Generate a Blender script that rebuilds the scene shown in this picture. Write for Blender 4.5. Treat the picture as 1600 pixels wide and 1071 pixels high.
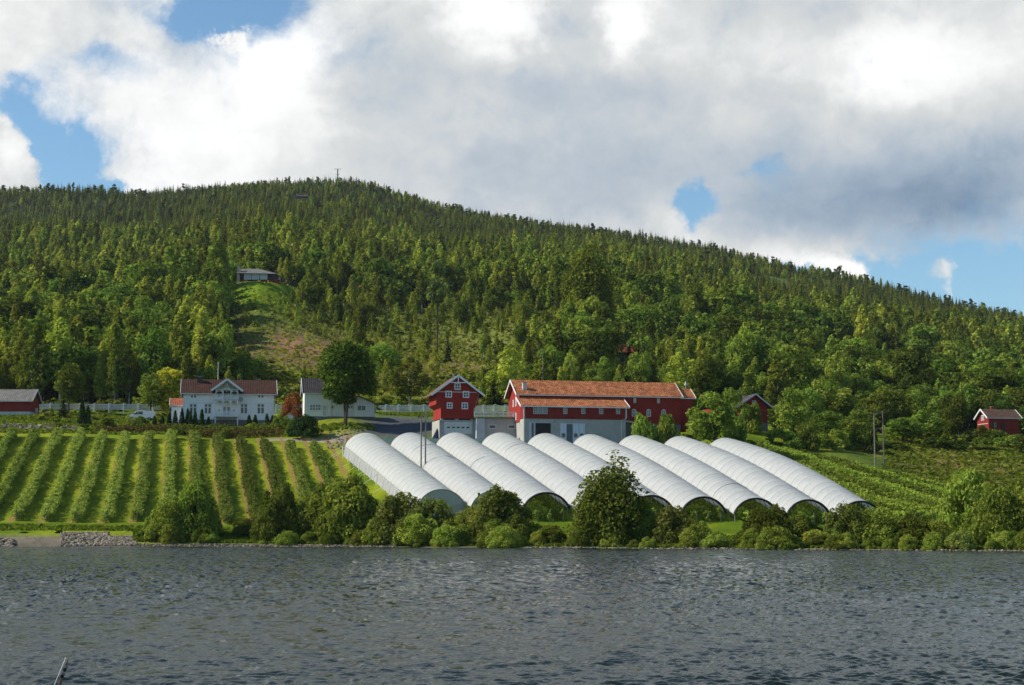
import bpy, math, random
import numpy as np
from math import sin, cos, tan, radians, pi, atan, atan2, sqrt

for _o in list(bpy.data.objects):
    bpy.data.objects.remove(_o)
SC = bpy.context.scene
COL = SC.collection
RNG = np.random.default_rng(7)
random.seed(7)

# ------------------------------------------------------------------ camera
F = 2700.0; CU, CV = 800.0, 535.5; CAM_H = 2.2; HOR = 827.0
PITCH = atan((HOR - CV) / F)
cam_d = bpy.data.cameras.new('camera'); cam = bpy.data.objects.new('camera', cam_d); COL.objects.link(cam)
cam_d.sensor_fit = 'HORIZONTAL'; cam_d.sensor_width = 36.0; cam_d.lens = 36.0 * F / 1600.0
cam_d.clip_start = 0.1; cam_d.clip_end = 20000
cam.location = (0, 0, CAM_H); cam.rotation_euler = (pi / 2 + PITCH, 0, 0)
SC.camera = cam

# ------------------------------------------------------------------ colour management
SC.view_settings.view_transform = 'Standard'; SC.view_settings.look = 'None'
SC.view_settings.exposure = 0.13; SC.view_settings.gamma = 1.0
SC.cycles.max_bounces = 6; SC.cycles.diffuse_bounces = 2; SC.cycles.glossy_bounces = 2
SC.cycles.transmission_bounces = 4; SC.cycles.transparent_max_bounces = 6
SC.cycles.use_denoising = True
SC.cycles.sample_clamp_indirect = 4.0

# ------------------------------------------------------------------ sun
SUN_V = np.array([-0.79, -0.02, 0.61]); SUN_V /= np.linalg.norm(SUN_V)
SUN_EL = math.asin(SUN_V[2]); SUN_AZ = atan2(SUN_V[0], SUN_V[1])
sun_d = bpy.data.lights.new('sun', 'SUN'); sun_d.energy = 5.0; sun_d.angle = radians(0.5); sun_d.color = (1.0, 0.93, 0.82)
sun = bpy.data.objects.new('sun', sun_d); COL.objects.link(sun)
sun.rotation_euler = (pi / 2 - SUN_EL, 0, pi - SUN_AZ)   # lamp -Z points away from the sun
sun.location = (0, 0, 500)

# ------------------------------------------------------------------ node shorthand
class NT:
    def __init__(s, tree): s.t = tree; s.n = tree.nodes; s.l = tree.links
    def add(s, typ, **kw):
        n = s.n.new(typ)
        for k, v in kw.items(): setattr(n, k, v)
        return n
    def put(s, sock, v):
        if v is None: return
        if isinstance(v, bpy.types.NodeSocket): s.l.new(v, sock)
        else: sock.default_value = v
    def math(s, op, a, b=None, c=None, clamp=False):
        n = s.add('ShaderNodeMath', operation=op); n.use_clamp = clamp
        s.put(n.inputs[0], a); s.put(n.inputs[1], b)
        if c is not None: s.put(n.inputs[2], c)
        return n.outputs[0]
    def vmath(s, op, a, b=None):
        n = s.add('ShaderNodeVectorMath', operation=op)
        s.put(n.inputs[0], a); s.put(n.inputs[1], b)
        return n.outputs['Value'] if op in ('DOT_PRODUCT', 'LENGTH') else n.outputs[0]
    def noise(s, vec, scale, detail=4, rough=0.55, dist=0.0):
        n = s.add('ShaderNodeTexNoise'); s.put(n.inputs['Vector'], vec)
        n.inputs['Scale'].default_value = scale; n.inputs['Detail'].default_value = detail
        n.inputs['Roughness'].default_value = rough; n.inputs['Distortion'].default_value = dist
        return n.outputs['Fac']
    def ramp(s, fac, stops, interp='LINEAR'):
        n = s.add('ShaderNodeValToRGB'); r = n.color_ramp; r.interpolation = interp
        while len(r.elements) < len(stops): r.elements.new(0.5)
        for e, (p, c) in zip(r.elements, stops):
            e.position = p; e.color = (c[0], c[1], c[2], 1.0) if len(c) == 3 else c
        s.put(n.inputs[0], fac); return n.outputs[0]
    def mix(s, fac, a, b, mode='MIX'):
        n = s.add('ShaderNodeMix', data_type='RGBA', blend_type=mode)
        s.put(n.inputs[0], fac)
        for i, v in ((6, a), (7, b)):
            if isinstance(v, (tuple, list)) and len(v) == 3: v = (*v, 1.0)
            s.put(n.inputs[i], v)
        return n.outputs[2]
    def mrange(s, v, a, b, c=0.0, d=1.0, smooth=True):
        n = s.add('ShaderNodeMapRange', interpolation_type='SMOOTHSTEP' if smooth else 'LINEAR')
        s.put(n.inputs[0], v)
        for i, x in enumerate((a, b, c, d)): n.inputs[i + 1].default_value = x
        return n.outputs[0]

# ------------------------------------------------------------------ sky: Nishita air + broken cumulus cover
world = bpy.data.worlds.new('World'); SC.world = world; world.use_nodes = True
W = NT(world.node_tree); W.n.clear()
out = W.add('ShaderNodeOutputWorld')
sky = W.add('ShaderNodeTexSky', sky_type='NISHITA'); sky.sun_disc = False
sky.sun_elevation = SUN_EL; sky.sun_rotation = SUN_AZ
sky.air_density = 1.0; sky.dust_density = 0.3; sky.ozone_density = 2.0
skyc = W.mix(1.0, sky.outputs[0], (0.80, 1.0, 1.06), 'MULTIPLY')
bg1 = W.add('ShaderNodeBackground'); W.put(bg1.inputs[0], skyc); bg1.inputs[1].default_value = 0.12
tc = W.add('ShaderNodeTexCoord'); D_ = tc.outputs['Generated']
sx = W.add('ShaderNodeSeparateXYZ'); W.put(sx.inputs[0], D_)
yy = W.math('MAXIMUM', W.math('ABSOLUTE', sx.outputs[1]), 0.08)
pu = W.math('DIVIDE', sx.outputs[0], yy); pv = W.math('DIVIDE', sx.outputs[2], yy)
cb = W.add('ShaderNodeCombineXYZ'); W.put(cb.inputs[0], pu); W.put(cb.inputs[1], pv)
wn = W.add('ShaderNodeTexNoise'); W.put(wn.inputs['Vector'], D_); wn.inputs['Scale'].default_value = 22; wn.inputs['Detail'].default_value = 6; wn.inputs['Roughness'].default_value = 0.6
warp = W.vmath('MULTIPLY', W.vmath('SUBTRACT', wn.outputs['Color'], (0.5, 0.5, 0.5)), (0.075, 0.06, 0))
P_ = W.vmath('ADD', cb.outputs[0], warp)
def blobsum(items, start):
    acc = start
    for (u, v, ru, rv, w) in items:
        c = ((u - CU) / F, (HOR - v) / F, 0.0); k = (F / ru, F / rv, 0.0)
        e = W.vmath('MULTIPLY', W.vmath('SUBTRACT', P_, c), k)
        g = W.math('EXPONENT', W.math('MULTIPLY', W.vmath('DOT_PRODUCT', e, e), -1.0))
        acc = W.math('MULTIPLY_ADD', g, w, acc)
    return acc
dist_ = W.vmath('ADD', D_, W.vmath('MULTIPLY', W.vmath('SUBTRACT', wn.outputs['Color'], (0.5, 0.5, 0.5)), (0.03, 0.03, 0.03)))
n1 = W.noise(dist_, 9.0, 9, 0.60)
n2 = W.noise(dist_, 16.0, 8, 0.62)
stretch = W.vmath('MULTIPLY', dist_, (1.0, 1.0, 1.9))
n3 = W.noise(stretch, 6.0, 9, 0.55)
holes = [(335, -8, 88, 44, -1.25), (88, 252, 46, 72, -1.15), (24, 150, 40, 50, -0.75), (140, 298, 70, 18, -0.8), (150, 85, 60, 24, -0.30), (60, 190, 40, 36, -.4), (120, 40, 90, 40, .12),
         (1096, 308, 30, 30, -.95), (1082, 348, 36, 32, -.75), (1390, 440, 260, 46, -1.25), (1590, 440, 150, 68, -1.0), (1186, 268, 40, 14, -0.4),
         (-15, 255, 62, 50, 1.4), (20, 285, 45, 30, .6), (360, 28, 20, 22, 0.9), (1255, 392, 75, 26, 1.1), (1330, 426, 42, 17, 1.9), (1490, 436, 56, 30, 1.55), (1540, 476, 16, 6, .7),
         (-40, 20, 80, 60, 0.4)]
cov = blobsum(holes, 0.48)
cov = W.math('MULTIPLY_ADD', W.math('SUBTRACT', n1, 0.5), 1.0, cov)
cov = W.math('MULTIPLY_ADD', W.math('SUBTRACT', n2, 0.5), 1.15, cov)
cov = W.math('SUBTRACT', cov, W.mrange(sx.outputs[2], 0.40, 0.62, 0, 0.9))
cov = W.math('SUBTRACT', cov, W.mrange(W.math('MULTIPLY', sx.outputs[1], -1.0), -0.25, 0.15, 0, 0.75))
alpha = W.mrange(cov, -0.14, 0.46)
lights = [(780, 5, 75, 55, .42), (440, 95, 85, 75, .28), (300, 220, 120, 90, .08), (360, 230, 50, 40, .10), (1410, 70, 60, 100, .16), (985, 25, 35, 60, .24), (1500, 110, 140, 90, .08),
          (160, 90, 120, 80, .10), (0, 240, 45, 45, .25), (1335, 430, 50, 20, .4), (1200, 60, 160, 60, .1), (230, 240, 60, 50, .1),
          (830, 270, 240, 75, -.22), (1260, 325, 240, 60, -.24), (1560, 285, 170, 80, -.27), (640, 110, 90, 60, -.07), (1080, 190, 300, 90, -.15), (1330, 240, 260, 60, -.10), (900, 90, 120, 70, -.07), (900, 300, 140, 30, -.06), (1250, 400, 90, 30, .12), (1500, 435, 60, 30, .12)]
br = blobsum(lights, 0.68)
br = W.math('MULTIPLY_ADD', W.math('SUBTRACT', n3, 0.5), 0.85, br)
br = W.math('MULTIPLY_ADD', W.math('SUBTRACT', n2, 0.5), 0.40, br)
br = W.math('SUBTRACT', br, W.mrange(sx.outputs[2], 0.31, 0.45, 0, 0.34))
ccol = W.ramp(br, [(0.20, (.17, .25, .36)), (0.38, (.34, .42, .51)), (0.52, (.49, .54, .59)), (0.66, (.64, .66, .66)), (0.80, (.86, .865, .86)), (0.95, (1.0, 1.0, 1.0))])
bg2 = W.add('ShaderNodeBackground'); W.put(bg2.inputs[0], ccol); bg2.inputs[1].default_value = 1.0
mx = W.add('ShaderNodeMixShader'); W.put(mx.inputs[0], alpha); W.l.new(bg1.outputs[0], mx.inputs[1]); W.l.new(bg2.outputs[0], mx.inputs[2])
W.l.new(mx.outputs[0], out.inputs[0])
world.cycles.sampling_method = 'MANUAL'; world.cycles.sample_map_resolution = 512

# ------------------------------------------------------------------ materials
def new_mat(name):
    m = bpy.data.materials.new(name); m.use_nodes = True
    t = NT(m.node_tree); t.n.clear(); o = t.add('ShaderNodeOutputMaterial')
    return m, t, o
def principled(t, col, rough=0.7, spec=0.3, metal=0.0, bump=None, bstr=0.3, bdist=0.05):
    p = t.add('ShaderNodeBsdfPrincipled')
    if isinstance(col, (tuple, list)): col = (*col[:3], 1.0)
    t.put(p.inputs['Base Color'], col); t.put(p.inputs['Roughness'], rough)
    p.inputs['Specular IOR Level'].default_value = spec; p.inputs['Metallic'].default_value = metal
    if bump is not None:
        b = t.add('ShaderNodeBump'); b.inputs['Strength'].default_value = bstr; b.inputs['Distance'].default_value = bdist
        t.put(b.inputs['Height'], bump); t.l.new(b.outputs[0], p.inputs['Normal'])
    return p
def plain(name, c, rough=0.7, var=0.25, scale=3.0, spec=0.3, metal=0.0, stripes=None, c2=None, bstr=0.3):
    """weathered paint / concrete / wood: base colour broken up by two noises; stripes = boards (axis, per metre)"""
    m, t, o = new_mat(name)
    tc = t.add('ShaderNodeTexCoord'); v = tc.outputs['Object']
    n = t.noise(v, scale, 6, 0.6); nb = t.noise(v, scale * 9, 3, 0.6)
    f = t.math('ADD', t.math('MULTIPLY', n, 0.7), t.math('MULTIPLY', nb, 0.3))
    lo = c2 if c2 else tuple(x * (1 - var) for x in c); hi = tuple(min(1, x * (1 + var * 0.6)) for x in c)
    col = t.ramp(f, [(0.32, lo), (0.68, hi)])
    bump = nb
    if stripes:
        s = t.add('ShaderNodeSeparateXYZ'); t.put(s.inputs[0], v)
        ax = s.outputs['XYZ'.index(stripes[0])] if stripes[0] != 'H' else t.math('ADD', s.outputs[0], s.outputs[1])
        fr = t.math('FRACT', t.math('MULTIPLY', ax, stripes[1]))
        bump = t.math('ADD', t.math('MULTIPLY', nb, 0.2), fr)
        gap = t.mrange(fr, 0.0, 0.14, 0.72, 1.0)
        g = t.add('ShaderNodeCombineColor')
        for i in range(3): t.put(g.inputs[i], gap)
        col = t.mix(1.0, col, g.outputs[0], 'MULTIPLY')
    p = principled(t, col, rough, spec, metal, bump, bstr)
    t.l.new(p.outputs[0], o.inputs[0]); return m
def roof_mat(name, ca, cb_, cc, mottled=1.0, tile=0.3):
    m, t, o = new_mat(name)
    tc = t.add('ShaderNodeTexCoord'); v = tc.outputs['Object']
    n = t.noise(v, 1.1, 8, 0.72); nb = t.noise(v, 5.5 , 4, 0.75)
    f = t.math('ADD', t.math('MULTIPLY', n, 1 - 0.6 * mottled), t.math('MULTIPLY', nb, 0.6 * mottled))
    col = t.ramp(f, [(0.5 - .14 + .07 * mottled, ca), (0.5, cb_), (0.5 + .14 - .07 * mottled, cc)])
    s = t.add('ShaderNodeSeparateXYZ'); t.put(s.inputs[0], v)
    fx = t.math('SINE', t.math('MULTIPLY', s.outputs[0], 2 * pi / tile))
    fz = t.math('FRACT', t.math('MULTIPLY', s.outputs[2], 5.0))
    bump = t.math('ADD', t.math('MULTIPLY', fx, 0.5), t.math('ADD', fz, nb))
    sh = t.mrange(fx, -1.0, -0.2, 0.6, 1.0)
    g = t.add('ShaderNodeCombineColor')
    for i in range(3): t.put(g.inputs[i], sh)
    col = t.mix(1.0, col, g.outputs[0], 'MULTIPLY')
    p = principled(t, col, 0.8, 0.2, 0, bump, 0.6, 0.06); t.l.new(p.outputs[0], o.inputs[0]); return m
def leaf_mat(name, dark, mid, light, trans=0.35, hue=0.10):
    """leaf clumps: 'tint' varies per leaf, Object Info random per tree"""
    m, t, o = new_mat(name)
    a = t.add('ShaderNodeAttribute', attribute_name='tint'); oi = t.add('ShaderNodeObjectInfo')
    f = t.math('ADD', t.math('MULTIPLY', a.outputs['Fac'], 0.75), t.math('MULTIPLY', oi.outputs['Random'], 0.30))
    col = t.ramp(f, [(0.12, dark), (0.5, mid), (0.95, light)])
    h = t.add('ShaderNodeHueSaturation'); t.put(h.inputs['Color'], t.mix(1.0, col, (1.52, 1.38, 0.98), 'MULTIPLY'))
    rr = t.math('FRACT', t.math('MULTIPLY', oi.outputs['Random'], 17.31))
    t.put(h.inputs['Hue'], t.mrange(rr, 0, 1, 0.5 - hue * 0.32, 0.5 + hue * 0.12, False)); h.inputs['Saturation'].default_value = .94
    r2 = t.math('FRACT', t.math('MULTIPLY', oi.outputs['Random'], 43.7))
    t.put(h.inputs['Value'], t.mrange(r2, 0, 1, 0.50, 1.50, False))
    col = h.outputs[0]
    d = t.add('ShaderNodeBsdfDiffuse'); t.put(d.inputs[0], col)
    tr = t.add('ShaderNodeBsdfTranslucent'); t.put(tr.inputs[0], t.mix(1.0, col, (1.25, 1.25, 0.6), 'MULTIPLY'))
    ms = t.add('ShaderNodeMixShader'); ms.inputs[0].default_value = trans
    t.l.new(d.outputs[0], ms.inputs[1]); t.l.new(tr.outputs[0], ms.inputs[2])
    t.l.new(ms.outputs[0], o.inputs[0]); return m

M = {}
M['maple_leaf'] = leaf_mat('maple_leaf', (.010, .024, .004), (.034, .068, .008), (.100, .150, .020), .3, .01)
M['birch_leaf'] = leaf_mat('birch_leaf', (.044, .076, .012), (.128, .186, .026), (.250, .300, .050))
M['decid_leaf'] = leaf_mat('decid_leaf', (.030, .060, .010), (.078, .140, .020), (.170, .240, .042))
M['dark_leaf'] = leaf_mat('dark_leaf', (.042, .076, .012), (.112, .172, .024), (.225, .280, .050))
M['willow_leaf'] = leaf_mat('willow_leaf', (.060, .095, .018), (.120, .165, .035), (.230, .260, .080))
M['yellow_leaf'] = leaf_mat('yellow_leaf', (.150, .190, .015), (.300, .330, .025), (.420, .420, .04), 0.45, 0.02)
M['red_leaf'] = leaf_mat('red_leaf', (.050, .028, .012), (.120, .040, .014), (.190, .085, .022), 0.35, 0.02)
M['brown_leaf'] = leaf_mat('brown_leaf', (.060, .045, .020), (.115, .080, .035), (.140, .130, .040), 0.25, 0.04)
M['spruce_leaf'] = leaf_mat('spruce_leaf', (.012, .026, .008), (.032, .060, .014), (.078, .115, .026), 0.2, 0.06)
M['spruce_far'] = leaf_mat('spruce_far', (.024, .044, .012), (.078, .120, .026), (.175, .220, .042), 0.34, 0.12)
M['pine_leaf'] = leaf_mat('pine_leaf', (.028, .050, .018), (.060, .095, .028), (.110, .150, .045), 0.2, 0.05)
M['thuja_leaf'] = leaf_mat('thuja_leaf', (.010, .028, .010), (.020, .048, .014), (.035, .072, .018), 0.15, 0.02)
M['crop_leaf'] = leaf_mat('crop_leaf', (.046, .086, .016), (.104, .160, .032), (.185, .235, .055), 0.3, 0.02)
M['crop_leaf_far'] = leaf_mat('crop_leaf_far', (.050, .092, .012), (.115, .180, .022), (.200, .265, .040), 0.35, 0.02)
M['scrub_leaf'] = leaf_mat('scrub_leaf', (.050, .085, .012), (.125, .180, .020), (.230, .270, .040), 0.4, 0.08)
M['grass_leaf'] = leaf_mat('grass_leaf', (.038, .072, .008), (.080, .135, .012), (.160, .210, .025), 0.4, 0.04)
M['bark'] = plain('bark', (.055, .042, .032), .9, .5, 4)
M['birch_bark'] = plain('birch_bark', (.52, .50, .46), .8, .5, 3, c2=(.12, .11, .10))
M['pine_bark'] = plain('pine_bark', (.20, .115, .07), .9, .4, 3)

# ------------------------------------------------------------------ object helpers
def tag(o, label=None, cat=None, group=None, kind=None):
    if label: o['label'] = label
    if cat: o['category'] = cat
    if group: o['group'] = group
    if kind: o['kind'] = kind
    return o
def empty(name, loc=(0, 0, 0), rz=0.0):
    o = bpy.data.objects.new(name, None); COL.objects.link(o); o.location = loc; o.rotation_euler = (0, 0, rz)
    o.empty_display_size = 1; return o
def mesh_np(name, V, Q, mat, parent=None, tint=None, smooth=False, cols=None, link=True):
    """V (n,3), Q (m,3|4) arrays -> one mesh object"""
    V = np.asarray(V, dtype=np.float32); Q = np.asarray(Q, dtype=np.int32)
    me = bpy.data.meshes.new(name); k = Q.shape[1]
    me.vertices.add(len(V)); me.vertices.foreach_set('co', V.ravel())
    me.loops.add(Q.size); me.loops.foreach_set('vertex_index', Q.ravel())
    me.polygons.add(len(Q)); me.polygons.foreach_set('loop_start', np.arange(0, Q.size, k, dtype=np.int32))
    me.polygons.foreach_set('loop_total', np.full(len(Q), k, dtype=np.int32))
    if smooth: me.polygons.foreach_set('use_smooth', np.ones(len(Q), dtype=bool))
    me.update(calc_edges=True)
    if tint is not None:
        a = me.attributes.new('tint', 'FLOAT', 'FACE'); a.data.foreach_set('value', np.asarray(tint, dtype=np.float32))
    if cols:
        for nm, arr in cols.items():
            arr = np.asarray(arr, dtype=np.float32)
            if arr.ndim == 2:
                a = me.attributes.new(nm, 'FLOAT_COLOR', 'POINT')
                a.data.foreach_set('color', np.concatenate([arr, np.ones((len(arr), 1), np.float32)], 1).ravel())
            else:
                a = me.attributes.new(nm, 'FLOAT', 'POINT'); a.data.foreach_set('value', arr)
    me.materials.append(mat)
    o = bpy.data.objects.new(name, me)
    if link: COL.objects.link(o)
    if parent: o.parent = parent
    return o
class MB:
    """collects boxes, prisms and tubes, then links them as ONE mesh object"""
    def __init__(s): s.v = []; s.f = []
    def poly(s, pts, faces):
        n = len(s.v); s.v += [tuple(p) for p in pts]; s.f += [tuple(i + n for i in f) for f in faces]; return s
    def box(s, x0, x1, y0, y1, z0, z1):
        return s.poly([(x0, y0, z0), (x1, y0, z0), (x1, y1, z0), (x0, y1, z0), (x0, y0, z1), (x1, y0, z1), (x1, y1, z1), (x0, y1, z1)],
                      [(0, 3, 2, 1), (4, 5, 6, 7), (0, 1, 5, 4), (1, 2, 6, 5), (2, 3, 7, 6), (3, 0, 4, 7)])
    def prism(s, prof, a, b, axis='y'):
        """prof: polygon (p,q); extruded from a to b. axis y: (x,z) profile; axis x: (y,z) profile; z: (x,y)"""
        mk = {'y': lambda p, q, w: (p, w, q), 'x': lambda p, q, w: (w, p, q), 'z': lambda p, q, w: (p, q, w)}[axis]
        n = len(prof); P = [mk(p, q, a) for p, q in prof] + [mk(p, q, b) for p, q in prof]
        return s.poly(P, [tuple(range(n))[::-1], tuple(range(n, 2 * n))] + [(i, (i + 1) % n, n + (i + 1) % n, n + i) for i in range(n)])
    def bar(s, a, b, w, h=None):
        """rectangular bar from point a to b, w wide horizontally, h deep"""
        a = np.array(a, float); b = np.array(b, float); h = h or w
        d = b - a; d /= np.linalg.norm(d) + 1e-9
        up = np.array([0, 0, 1.0]) if abs(d[2]) < 0.95 else np.array([0, 1.0, 0])
        sx_ = np.cross(d, up); sx_ /= np.linalg.norm(sx_); sy = np.cross(sx_, d)
        P = []
        for c in (a, b):
            for i, j in ((-1, -1), (1, -1), (1, 1), (-1, 1)): P.append(tuple(c + sx_ * i * w / 2 + sy * j * h / 2))
        return s.poly(P, [(0, 3, 2, 1), (4, 5, 6, 7), (0, 1, 5, 4), (1, 2, 6, 5), (2, 3, 7, 6), (3, 0, 4, 7)])
    def tube(s, pts, rad, n=6):
        pts = [np.array(p, float) for p in pts]
        if not isinstance(rad, (list, tuple)): rad = [rad] * len(pts)
        P = []; base = None
        for i, p in enumerate(pts):
            d = pts[min(i + 1, len(pts) - 1)] - pts[max(i - 1, 0)]; d /= np.linalg.norm(d) + 1e-9
            r = np.cross(d, (0.13, 0.97, 0.21)); r /= np.linalg.norm(r) + 1e-9; q = np.cross(d, r)
            for k in range(n):
                a = 2 * pi * k / n; P.append(tuple(p + (r * cos(a) + q * sin(a)) * rad[i]))
        Fc = []
        for i in range(len(pts) - 1):
            for k in range(n):
                Fc.append((i * n + k, i * n + (k + 1) % n, (i + 1) * n + (k + 1) % n, (i + 1) * n + k))
        Fc.append(tuple(range(n))[::-1]); Fc.append(tuple(range((len(pts) - 1) * n, len(pts) * n)))
        return s.poly(P, Fc)
    def build(s, name, mat, parent=None, smooth=False):
        me = bpy.data.meshes.new(name); me.from_pydata(s.v, [], s.f); me.materials.append(mat)
        if smooth:
            for p in me.polygons: p.use_smooth = True
        me.update()
        o = bpy.data.objects.new(name, me); COL.objects.link(o)
        if parent: o.parent = parent
        return o

# ------------------------------------------------------------------ projection helpers (photograph pixel <-> place)
def tv(v): return np.tan(PITCH + np.arctan((CV - np.asarray(v, float)) / F))      # z/y slope of image row v
def au(u, v): return (np.asarray(u, float) - CU) / F / (np.cos(PITCH) * 1.0 + np.sin(PITCH) * 0 + 0) * 1.0 if False else (np.asarray(u, float) - CU) / F * (np.cos(PITCH) + np.sin(PITCH) * tv(v))
def pt(u, v, D):
    return np.array([au(u, v) * D, D, CAM_H + tv(v) * D])
def px(x, y, z):
    a = x / y; t = (z - CAM_H) / y
    fw = np.cos(PITCH) + t * np.sin(PITCH); up = -np.sin(PITCH) + t * np.cos(PITCH)
    return CU + F * a / fw, CV - F * up / fw

# ------------------------------------------------------------------ terrain profile: for image columns, ground row v at depth D
COLS = {
 -300: [(222, 854), (226, 838), (230, 831), (236, 824), (325, 672), (334, 664), (345, 655), (368, 645), (385, 640), (450, 610), (600, 545), (800, 475), (1100, 408), (1500, 352), (1800, 322)],
 0:    [(222, 854), (226, 838), (230, 831), (236, 824), (325, 677), (333, 666), (345, 654), (368, 645), (385, 640), (450, 610), (600, 540), (800, 468), (1100, 400), (1500, 342), (1800, 313)],
 200:  [(221, 854), (226, 839), (231, 830), (237, 824), (325, 681), (333, 673), (346, 662), (368, 648), (385, 641), (450, 605), (600, 532), (800, 462), (1100, 395), (1500, 340), (1800, 319)],
 400:  [(219, 854), (225, 842), (234, 828), (241, 822), (318, 690), (328, 680), (340, 666), (352, 661), (372, 646), (390, 638), (450, 596), (520, 545), (600, 462), (620, 443), (700, 432), (800, 408), (1100, 362), (1500, 318), (1800, 304)],
 540:  [(215, 855), (222, 844), (236, 830), (246, 820), (300, 712), (318, 690), (328, 668), (336, 653), (360, 644), (380, 640), (450, 598), (550, 538), (650, 492), (800, 440), (1100, 378), (1500, 322), (1800, 304)],
 620:  [(212, 855), (220, 845), (236, 832), (248, 813), (290, 714), (305, 700), (318, 688), (335, 662), (352, 650), (376, 643), (390, 637), (450, 599), (550, 545), (650, 500), (800, 448), (1100, 388), (1500, 335), (1780, 322)],
 700:  [(208, 855), (218, 846), (236, 833), (250, 810), (290, 713), (300, 702), (315, 684), (330, 664), (352, 650), (376, 644), (390, 636), (450, 600), (550, 552), (650, 506), (800, 455), (1100, 398), (1500, 354), (1750, 342)],
 900:  [(200, 857), (208, 849), (235, 835), (250, 813), (290, 714), (300, 706), (309, 696), (322, 672), (345, 652), (376, 643), (400, 626), (450, 590), (520, 545), (600, 504), (800, 455), (1100, 408), (1500, 374), (1700, 368)],
 1100: [(192, 858), (202, 850), (235, 836), (250, 816), (290, 717), (302, 708), (316, 694), (332, 676), (360, 655), (400, 636), (450, 610), (600, 545), (800, 490), (1100, 442), (1400, 412), (1650, 402)],
 1300: [(184, 859), (195, 850), (235, 838), (250, 819), (290, 746), (320, 712), (335, 700), (352, 690), (380, 676), (450, 648), (600, 588), (800, 532), (1100, 484), (1400, 452), (1600, 443)],
 1500: [(176, 861), (187, 852), (225, 838), (245, 817), (290, 767), (330, 733), (370, 702), (400, 684), (450, 664), (600, 614), (800, 564), (1100, 520), (1400, 492), (1550, 488)],
 1700: [(170, 862), (181, 852), (215, 840), (240, 822), (290, 780), (330, 748), (370, 718), (400, 700), (450, 682), (600, 638), (800, 592), (1100, 552), (1400, 526), (1500, 524)],
 2100: [(160, 863), (172, 852), (205, 842), (240, 826), (290, 792), (330, 766), (370, 742), (400, 728), (450, 712), (600, 676), (800, 642), (1100, 612), (1400, 594), (1500, 592)],
}
DG = np.concatenate([np.arange(150, 420, 1.0), np.geomspace(420, 2000, 190), np.array([2300, 3000, 4500, 7000])])
def pchip(x, y, q):
    x = np.asarray(x, float); y = np.asarray(y, float); h = np.diff(x); d = np.diff(y) / h
    m = np.zeros_like(y); m[0] = d[0]; m[-1] = d[-1]
    for i in range(1, len(x) - 1):
        m[i] = 0 if d[i - 1] * d[i] <= 0 else (h[i - 1] + h[i]) * 3 / ((2 * h[i] + h[i - 1]) / d[i - 1] + (h[i] + 2 * h[i - 1]) / d[i])
    k = np.clip(np.searchsorted(x, q) - 1, 0, len(x) - 2); t = (q - x[k]) / h[k]
    return ((1 + 2 * t) * (1 - t) ** 2 * y[k] + t * (1 - t) ** 2 * h[k] * m[k] + t * t * (3 - 2 * t) * y[k + 1] + t * t * (t - 1) * h[k] * m[k + 1])
def _col(prof):
    Ds = np.array([p[0] for p in prof], float); z = CAM_H + tv([p[1] for p in prof]) * Ds
    z[0] = 0.0
    Dl = Ds[-1]; zl = z[-1]
    Ds = np.concatenate([[100, Ds[0] - 12], Ds, [Dl * 1.12, Dl * 1.4, 3500, 7200]])
    z = np.concatenate([[-4, -1.6], z, [zl * 1.005, zl * .93, zl * .6, zl * .3]])
    return pchip(Ds, z, DG)
CK = sorted(COLS); CA = np.array([au(k, 650.0) for k in CK]); CZ = np.array([_col(COLS[k]) for k in CK])
_cp = pt(400, 441, 620); PADS = [(_cp[0] + 1, 626.5, _cp[2] + .1, 7.5, 17)]
def ground(x, y):
    """height of the terrain at (x, y), arrays welcome"""
    x = np.asarray(x, float); y = np.asarray(y, float); a = np.clip(x / y, CA[0], CA[-1])
    k = np.clip(np.searchsorted(CA, a) - 1, 0, len(CA) - 2); s = (a - CA[k]) / (CA[k + 1] - CA[k]); s = s * s * (3 - 2 * s) * .5 + s * .5
    j = np.clip(np.searchsorted(DG, y) - 1, 0, len(DG) - 2); q = np.clip((y - DG[j]) / (DG[j + 1] - DG[j]), 0, 1)
    z0 = CZ[k, j] * (1 - q) + CZ[k, j + 1] * q; z1 = CZ[k + 1, j] * (1 - q) + CZ[k + 1, j + 1] * q
    z = z0 * (1 - s) + z1 * s
    # small natural unevenness
    for (cx_, cy_, cz_, r0_, r1_) in PADS:
        k_ = np.clip((r1_ - np.hypot(x - cx_, y - cy_)) / (r1_ - r0_), 0, 1); k_ = k_ * k_ * (3 - 2 * k_); z = z * (1 - k_) + cz_ * k_
    w = np.clip((y - 400) / 500, 0, 1)
    for (cx_, cy_, cz_, r0_, r1_) in PADS: w = w * np.clip((np.hypot(x - cx_, y - cy_) - r0_) / (r1_ - r0_), 0, 1)
    z = z + w * (3.0 * np.sin(x * .021 + 1.3) * np.cos(y * .017) + 1.6 * np.sin(x * .05 + y * .043))
    z = z + np.clip((y - 232) / 20, 0, 1) * (0.10 * np.sin(x * .35 + y * .21) + 0.08 * np.sin(x * .13 - y * .41))
    return z
def at(u, D):
    """ground point seen under image column u at depth D"""
    x = au(u, 650.0) * D; z = float(ground(x, D))
    x = float(au(u, px(x, D, z)[1])) * D
    return np.array([x, D, float(ground(x, D))])
def hit(u, v, d0=200, d1=1900):
    """where the line of sight of pixel (u, v) first meets the ground"""
    D = np.arange(d0, d1, 0.5); x = au(u, v) * D; z = CAM_H + tv(v) * D
    k = np.nonzero(ground(x, D) >= z)[0]
    k = k[0] if len(k) else len(D) - 1
    return np.array([x[k], D[k], float(ground(x[k], D[k]))])

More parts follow.
